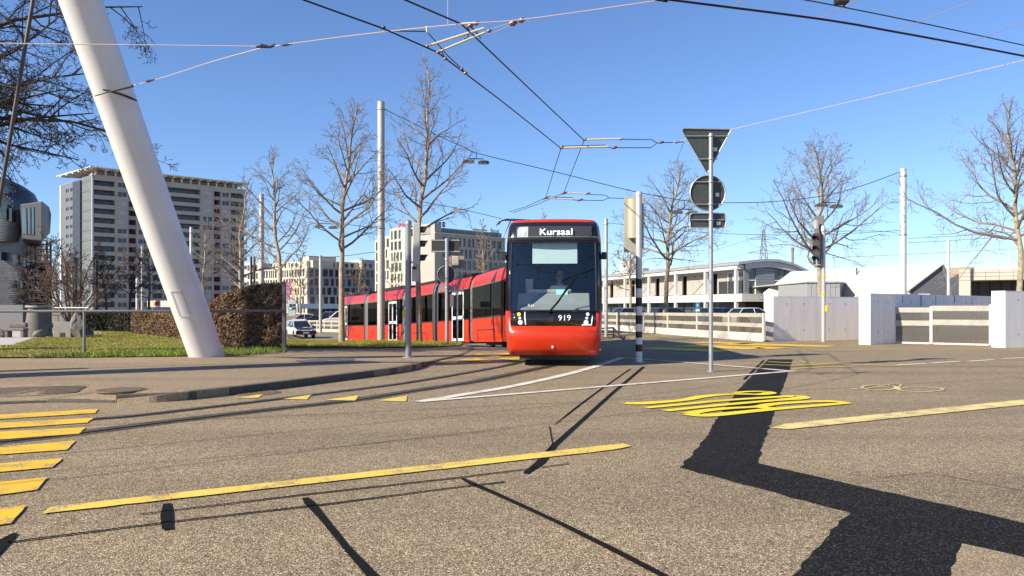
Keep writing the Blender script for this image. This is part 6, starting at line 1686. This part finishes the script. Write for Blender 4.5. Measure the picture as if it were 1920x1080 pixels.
bars('pale double pull-off bar above and right of the tram', [((1052, 277), (1140, 275), .026), ((1095, 262), (1166, 260), .021)], [([(1140, 277), (1220, 277), (1232, 268), (1282, 266)], .011, WIRE), ([(1166, 261), (1222, 262), (1232, 268)], .010, WIRE), ([(1282, 266), (1273, 290), (1268, 308)], .008, WIRE), ([(1053, 274), (1136, 272)], .010, BLK)],
     [(1054, 277, 4), (1097, 262, 3.5), (1152, 277, 4.5), (1240, 267, 4), (1270, 266, 4), (1164, 261, 3)], 20.2)
bars('dark double pull-off bar just above the tram roof', [((1023, 371), (1076, 374), .024), ((1057, 362), (1102, 363), .020)], [([(1076, 375), (1130, 376), (1142, 371), (1192, 373)], .013, WIRE), ([(1102, 364), (1135, 366), (1142, 371)], .012, WIRE), ([(1024, 369), (1074, 371)], .014, BLK)],
     [(1024, 371, 5), (1058, 362, 5), (1088, 375, 4.5), (1102, 363, 4)], 28.8)
# span wire with street lamps, mast to mast
dw = lambda px: 40 - (px - 722) / 968 * 1.0
spx = [(722, 205), (800, 244), (870, 276), (905, 290), (1040, 322), (1185, 358), (1283, 376), (1345, 380), (1450, 378), (1550, 366), (1620, 347), (1688, 322)]
wire('long lamp span wire from the verge mast to the white mast on the right', [A(x, y, dw(x)) for x, y in spx], .018)
def lamp(label, px, py, d, top, sc=1.0):
    t = thing('hanging_lamp', label, 'street lamp', tuple(A(px, py, d)), 'double street lamps hung on the span wires')
    MB().path([A(px, top, d), A(px, py - 6, d)], .022, 6).build('hanger', BLK, t); MB().path([A(px - 14 * sc, py - 5, d), A(px + 14 * sc, py - 4, d)], .025, 6).build('cross_arm', BLK, t)
    for s in (-1, 1):
        c = A(px + s * 14 * sc, py + (1 if s < 0 else 3), d); w = .28 * sc; m = MB()
        vs = []
        for (zz_, k) in ((.10, .55), (.03, 1), (-.07, .95)):
            for (u, v) in ((-1, -.55), (1, -.55), (1, .55), (-1, .55)): vs.append(c + V((u * w * k, v * w * k, zz_ - u * s * .0)))
        m.add(vs, [(0, 1, 5, 4), (1, 2, 6, 5), (2, 3, 7, 6), (3, 0, 4, 7), (4, 5, 9, 8), (5, 6, 10, 9), (6, 7, 11, 10), (7, 4, 8, 11), (0, 3, 2, 1)])
        h = m.build('lamp_head', mat('lamp_dark', (.10, .105, .11), .4, .3, var=.1), t); MB().add(vs[8:12], [(0, 1, 2, 3)]).build('lamp_glass', mat('lamp_lens', (.55, .55, .52), .3, var=.05), h)
lamp('double street lamp hung against the sky right of the tall verge tree', 893, 302, dw(893), 286)
lamp('double street lamp hung behind the post with three sign backs', 1283, 397, dw(1283), 376)
lamp('double street lamp hung just above the right-hand traffic light', 1554, 384, dw(1554), 365)
wire('lamp span wire between the hedge mast and the verge mast', [A(494, 372, 56), A(560, 402, 52), A(612, 415, 48), A(708, 428, 40.2)], .018)
lamp('double street lamp hung in the crown of the tree at the tram tail', 612, 424, 48, 415, .9)
wire('low dark span wire crossing behind the verge tree towards the pantograph', [A(722, 360, 40), A(800, 380, 38.5), A(860, 391, 37.5), A(940, 410, 36)], .015)
pl = thing('hanging_plate', 'small square grey plate hanging from the low span wire', 'plate', tuple(A(856, 394, 37.4))); MB().box(A(856, 394.5, 37.4), (.24, .02, .24), (V((.98, .2, 0)), V((-.2, .98, 0)), UP)).build('plate', mat('plate_mid_grey', (.36, .36, .36), .5, var=.08), pl); MB().tube(A(856, 388, 37.4), A(856, 391, 37.4), .01, n=5).build('hook', BLK, pl)
wire('low wire sagging between the hedge mast and the verge mast', [A(495, 468, 56), A(600, 482, 48), A(707, 472, 40.2)], .016)
wire('wire running from the mast beside the tram front behind the traffic sign', [A(1140, 418, 41), A(1340, 437, 41), A(1530, 440, 41), A(1688, 432, 39)], .012)
for k, (pts, dd) in enumerate(((((1702, 447), (1800, 442), (1990, 429)), 70), (((1703, 455), (1800, 450), (1990, 437)), 70), (((1560, 483), (1700, 477), (1990, 462)), 120), (((1450, 436), (1640, 433), (1688, 440)), 70))):
    wire(('upper of two far wires right of the white mast', 'lower of two far wires right of the white mast', 'lowest faint far wire above the sheds', 'far wire meeting the white mast from the left')[k], [A(x, y, dd) for x, y in pts], .02 if dd < 100 else .03)
base = ORG[py_]
for k, (y, s) in enumerate(((447, -1), (447, 1), (473, -1), (473, 1))):
    p0 = base + V((s * 5.4, 0, Z(y) - .4)); p1 = p0 + V((-30 if s < 0 else 160, 260, 4)) if s > 0 else A(1180, 492 + (y - 447) * .4, 420)
    wire(('upper left', 'upper right', 'lower left', 'lower right')[k] + ' power line leaving the lattice pylon', [p0, p0.lerp(p1, .5) - V((0, 0, 3)), p1], .05, GAL, 'power_line', 'wire', 'power lines of the pylon')

# ================================================================== CARS, ROCKS AND SMALL THINGS
TYRE = mat('tyre', (.014, .014, .015), .8, var=.1); RIM = mat('rim', (.32, .32, .33), .35, .8, var=.05); CGL = mat('car_glass', (.015, .018, .02), .06, var=0, coat=.3); CHR = mat('headlamp', (.7, .72, .75), .1, .2, var=0)
def car(label, loc, head, paint, roofm=None, sc=(1, 1, 1), bonnet=None, group=None, detail=True):
    t = thing('car', label, 'car', tuple(loc), group); f = V((math.cos(head), math.sin(head), 0)); s = V((-f.y, f.x, 0)); o = V(loc)
    P = lambda x, y, z: o + f * (x * sc[0]) + s * (y * sc[1]) + UP * (z * sc[2])
    prof = [(-2.13, .32), (-2.16, .62), (-2.08, .88), (-1.72, .97), (.82, .97), (1.55, .86), (1.98, .72), (2.14, .58), (2.12, .32)]
    b = MB(); n = len(prof); W = [.80, .86, .88, .86, .82]
    for y in (-.89, -.80, .80, .89):
        k = 1 if abs(y) < .85 else .93
        for (x, z) in prof: b.v.append(tuple(P(x * (.985 if k < 1 else 1), y, .32 + (z - .32) * k)))
    for j in range(3):
        for i in range(n): a = j * n + i; c = j * n + (i + 1) % n; b.f.append((a, c, c + n, a + n))
    b.f.append(tuple(range(n))); b.f.append(tuple(range(3 * n, 4 * n))[::-1]); body = b.build('body', paint, t, smooth=True, sharp=35)
    g = MB(); lo = [(-1.78, .80), (.95, .80)]; 
    vs = [P(-1.85, -.76, .96), P(.98, -.76, .96), P(.98, .76, .96), P(-1.85, .76, .96), P(-1.35, -.60, 1.44), P(.12, -.60, 1.46), P(.12, .60, 1.46), P(-1.35, .60, 1.44)]
    g.add(vs, [(0, 1, 5, 4), (1, 2, 6, 5), (2, 3, 7, 6), (3, 0, 4, 7), (4, 5, 6, 7)]); g.build('windows', CGL, t)
    r = MB(); r.add([P(-1.42, -.63, 1.44), P(.16, -.63, 1.46), P(.16, .63, 1.46), P(-1.42, .63, 1.44), P(-1.30, -.5, 1.50), P(.02, -.5, 1.52), P(.02, .5, 1.52), P(-1.30, .5, 1.50)], [(0, 1, 5, 4), (1, 2, 6, 5), (2, 3, 7, 6), (3, 0, 4, 7), (4, 5, 6, 7), (3, 2, 1, 0)]); r.build('roof', roofm or paint, t, smooth=True, sharp=50)
    for sy in (-1, 1):
        for a, c in (((.98, .96), (.12, 1.46)), ((-.35, .96), (-.40, 1.45)), ((-1.85, .96), (-1.35, 1.44))): MB().tube(P(a[0], sy * .765, a[1]), P(c[0], sy * .61, c[1]), .03, n=5).build('pillar', roofm or paint, t)
    for x in (-1.30, 1.32):
        for sy in (-1, 1):
            w = MB().lathe(P(x, sy * .80, .31), [(.30, -.10), (.315, -.06), (.315, .06), (.30, .10)], 18, (f, UP, s)).build('wheel', TYRE, t, smooth=True, sharp=50)
            MB().lathe(P(x, sy * .905, .31), [(.20, -.01), (.19, .008), (.05, .012)], 14, (f, UP, s)).build('rim', RIM, w)
            MB().lathe(P(x, sy * .875, .33), [(.36, -.02), (.36, .014)], 18, (f, UP, s)).build('wheel_arch', TYRE, t)
    if detail:
        for sy in (-1, 1):
            MB().box(P(1.98, sy * .62, .68), (.20, .34, .13), (f, s, UP)).build('headlight', CHR, t, bevel=.03); MB().box(P(.62, sy * .93, 1.02), (.10, .20, .13), (f, s, UP)).build('mirror', bonnet or paint, t, bevel=.03)
        MB().box(P(2.10, 0, .50), (.12, 1.72, .34), (f, s, UP)).build('bumper', bonnet or BLK, t, bevel=.04); MB().box(P(2.17, 0, .49), (.02, .50, .11), (f, s, UP)).build('number_plate', STICK, t)
        if bonnet:
            q = MB(); q.add([P(.90, -.76, .985), P(1.56, -.78, .875), P(2.0, -.72, .735), P(2.0, .72, .735), P(1.56, .78, .875), P(.90, .76, .985)], [(0, 1, 4, 5), (1, 2, 3, 4)]); q.build('bonnet', bonnet, t)
            MB().add([P(1.2, -.1, .945), P(1.45, -.1, .905), P(1.45, .35, .905), P(1.2, .35, .945)], [(0, 1, 2, 3)]).build('yellow_decal', YBOX, t)
    return t
BLKP = mat('car_black', (.015, .016, .02), .2, var=0, coat=.6); WHP = mat('car_white', (.62, .62, .62), .25, var=0, coat=.5); GRP = mat('car_grey', (.20, .21, .23), .25, .3, var=0, coat=.5); BLP = mat('car_blue', (.03, .06, .16), .25, .2, var=0, coat=.5)
cp = at(563, 70, -1.22)
car('white car with a black bonnet driving towards us, right of the brown hedge', cp, R(-62), WHP, WHP, bonnet=BLKP)
for px, d, hd, m, lab, sc in ((588, 100, 200, BLKP, 'dark parked car behind the far fence, nearest the traffic light totem', (1, 1, 1.15)), (612, 101, 190, GRP, 'grey parked van behind the far fence, beside the slim mast', (1.05, 1, 1.45)), (634, 99, 195, WHP, 'white parked van behind the far fence, next to the tram tail', (1.05, 1.05, 1.5)), (566, 104, 190, WHP, 'white parked car behind the far fence, just above the moving car', (1, 1, 1.25))):
    car(lab, at(px, d, -1.25), R(hd), m, None, sc, group='cars parked beyond the far fence', detail=False)
for px, d, hd, m, lab in ((1190, 66, 20, GRP, 'grey parked car behind the glass fence, near the striped post'), (1262, 64, 15, BLKP, 'black parked car behind the glass fence, beside the plane tree'), (1352, 62, 25, BLP, 'blue parked car behind the glass fence, right of the sign pole'), (1412, 60, 20, WHP, 'white parked car behind the glass fence, next to the white wall')):
    car(lab, at(px, d, 0), R(hd), m, None, (1, 1, .93), group='cars parked before the showroom', detail=False)

def rock(label, px, py, size, seed, name='boulder', m=None, d=None, squash=1.0):
    c = G(px, py, isl, .03); rng = random.Random(seed); bm = bmesh.new(); bmesh.ops.create_icosphere(bm, subdivisions=3, radius=1)
    planes = [(V((rng.gauss(0, 1), rng.gauss(0, 1), rng.gauss(0, 1))).normalized(), rng.uniform(.55, .85)) for _ in range(13)]
    for v in bm.verts:
        p = v.co.copy()
        for nn, dd in planes:
            q = p.dot(nn) - dd
            if q > 0: p -= nn * q
        v.co = p + V((rng.gauss(0, .02), rng.gauss(0, .02), rng.gauss(0, .02)))
    mb = MB(); bm.verts.index_update(); mb.v = [(c.x + v.co.x * size[0], c.y + v.co.y * size[1], c.z + size[2] * .72 + v.co.z * size[2]) for v in bm.verts]; mb.f = [tuple(v.index for v in f.verts) for f in bm.faces]; bm.free()
    o = mb.build(name, m or mat('rock_grey', (.15, .14, .13), .9, var=.45, scale=4, bump=.9, bscale=9), None, org=tuple(c)); return tag(o, label, 'rock', 'boulders on the plaza')
rock('tall upright grey boulder beside the concrete block', 146, 633, (.40, .36, .66), 12); rock('low rough boulder between the railing gate and the concrete cone', 75, 633, (.34, .3, .24), 5); rock('rough boulder cut by the left edge', 3, 633, (.40, .3, .28), 8); rock('small pale boulder right behind the tall boulder', 168, 629, (.26, .2, .18), 9)
bn = thing('stone_bench', 'rough stone bench with a slab seat at the far left', 'bench', tuple(G(30, 633, isl, .03))); c = ORG[bn]
STN = mat('bench_stone', (.15, .14, .125), .9, var=.25, scale=5, bump=.5)
MB().box(c + V((0, 0, .36)), (.92, .4, .12)).build('seat', STN, bn, bevel=.03); MB().box(c + V((-.05, .25, .55)), (.80, .18, .22)).build('backrest', STN, bn, bevel=.05)
for s in (-.34, .36): MB().box(c + V((s, 0, .15)), (.16, .34, .30)).build('leg', STN, bn, bevel=.03)
cn = thing('concrete_cone', 'tapered concrete cone shelter behind the stone bench', 'structure', tuple(G(52, 632, isl, .03) + V((0, .8, 0)))); c = ORG[cn]
MB().lathe(c, [(.62, -.1), (.50, .7), (.42, 1.35)], 22).build('cone', mat('cone_concrete', (.14, .13, .115), .85, var=.2, scale=2, bump=.3), cn, smooth=True, sharp=50); MB().lathe(c, [(.52, 1.35), (.52, 1.43)], 22).build('lid', mat('lid_grey', (.3, .3, .29), .7, var=.1), cn)
bk = thing('concrete_block', 'square concrete block left of the tall boulder', 'block', tuple(G(115, 633, isl, .03) + V((0, .3, 0)))); c = ORG[bk]
MB().box(c + V((0, 0, .34)), (.78, .5, .72)).build('block', mat('block_concrete', (.22, .215, .20), .85, var=.12, scale=3, bump=.2), bk, bevel=.015); MB().box(c + V((.02, -.255, .12)), (.22, .02, .2)).build('drain_hole', BLK, bk)
gt = thing('railing_gate', 'white tubular railing gate between the cone and the concrete block', 'railing', tuple(G(88, 631, isl, .03) + V((0, .6, 0)))); c = ORG[gt]
WR = mat('rail_white', (.62, .62, .62), .4, .2, var=.05)
for x in (-.48, .18, .46): MB().tube(c + V((x, 0, -.05)), c + V((x, 0, 1.35 if x < 0 else .98)), .028, n=8).build('post', WR, gt)
for z in (.52, .98): MB().tube(c + V((-.48, 0, z)), c + V((.46, 0, z)), .025, n=8).build('rail', WR, gt)
MB().tube(c + V((-.48, 0, 1.33)), c + V((1.6, 0, 1.33)), .025, n=8).build('top_rail', WR, gt)
# stop shelter, totem, banners
sl = thing('shelter', 'white flat-roofed shelter with a red and yellow panel, left of the leaning mast', 'shelter', tuple(at(310, 82, -.4))); c = ORG[sl]; dd = 82
a, b = A(284, 576, dd), A(352, 564, dd); MB().box((a + b) / 2, (b.x - a.x, 2.0, b.z - a.z)).build('roof', mat('shelter_white', (.62, .62, .60), .6, var=.04), sl, bevel=.02)
for px, w, m in ((289, 3.5, 'button_yellow'), (295.5, 7, 'red_sign')): MB().box(A(px, 569, dd - 1.03), (w / FPX * dd, .03, .38)).build('panel', MC[m], sl)
for px in (286, 310, 330, 349): MB().tube(V((A(px, 578, dd).x, dd, -.5)), A(px, 576, dd), .05, n=6).build('post', POLEG, sl)
MB().box(V(((a.x + b.x) / 2, dd + .7, -.1)), (b.x - a.x - .3, .04, 1.0)).build('glass_back', PANEB, sl)
s2_ = thing('shelter', 'low green-roofed stop shelter right of the leaning mast', 'shelter', tuple(at(475, 88, -.6))); dd = 88; a, b = A(432, 574, dd), A(512, 560, dd)
MB().box((a + b) / 2, (b.x - a.x, 2, .35)).build('roof', mat('shelter_green', (.20, .25, .14), .6, var=.1), s2_)
for px in (435, 470, 508): MB().tube(V((A(px, 578, dd).x, dd, -.7)), A(px, 567, dd), .06, n=6).build('post', WHP, s2_)
to = thing('signal_totem', 'pale traffic signal board with a lit green lamp above the moving car', 'traffic light', tuple(at(548, 77, -1.25))); dd = 77; c = ORG[to]
plate(to, 'board', 541, 554.5, 563, 592, dd, mat('totem_grey', (.42, .44, .46), .5, var=.05), .2, 0); MB().box(V((c.x, c.y, -.6)), (.12, .12, 1.4)).build('post', POLEG, to)
plate(to, 'signal_housing', 542.5, 547, 570, 581, dd - .12, BLK, .06, 0); plate(to, 'small_screen', 549, 553, 570, 574, dd - .12, BLK, .05, 0); plate(to, 'small_screen', 549, 553, 576, 580, dd - .12, BLK, .05, 0)
MB().lathe(A(544.7, 578.5, dd - .17), [(.09, 0), (.08, .03), (.001, .05)], 12, (V((1, 0, 0)), UP, V((0, -1, 0)))).build('green_lamp', mat('green_lit', (.1, .9, .5), .4, var=0, emit=2), to)
for k, (px, m, lab) in enumerate(((540.5, mat('banner_pink', (.50, .12, .28), .7, var=.35, scale=1.5), 'pink and white banner on a pole, left of two'), (549.5, mat('banner_orange', (.62, .42, .30), .7, var=.3, scale=1.5), 'pale orange banner on a pole, right of two'))):
    bt_ = thing('banner', lab, 'banner', tuple(at(px, 150, -1.25)), 'banners before the low white offices'); MB().tube(ORG[bt_], A(px - 3.2, 527, 150), .06, n=6).build('pole', POLEG, bt_); plate(bt_, 'cloth', px - 3, px + 3.4, 529, 562, 150, m, .05, 0)
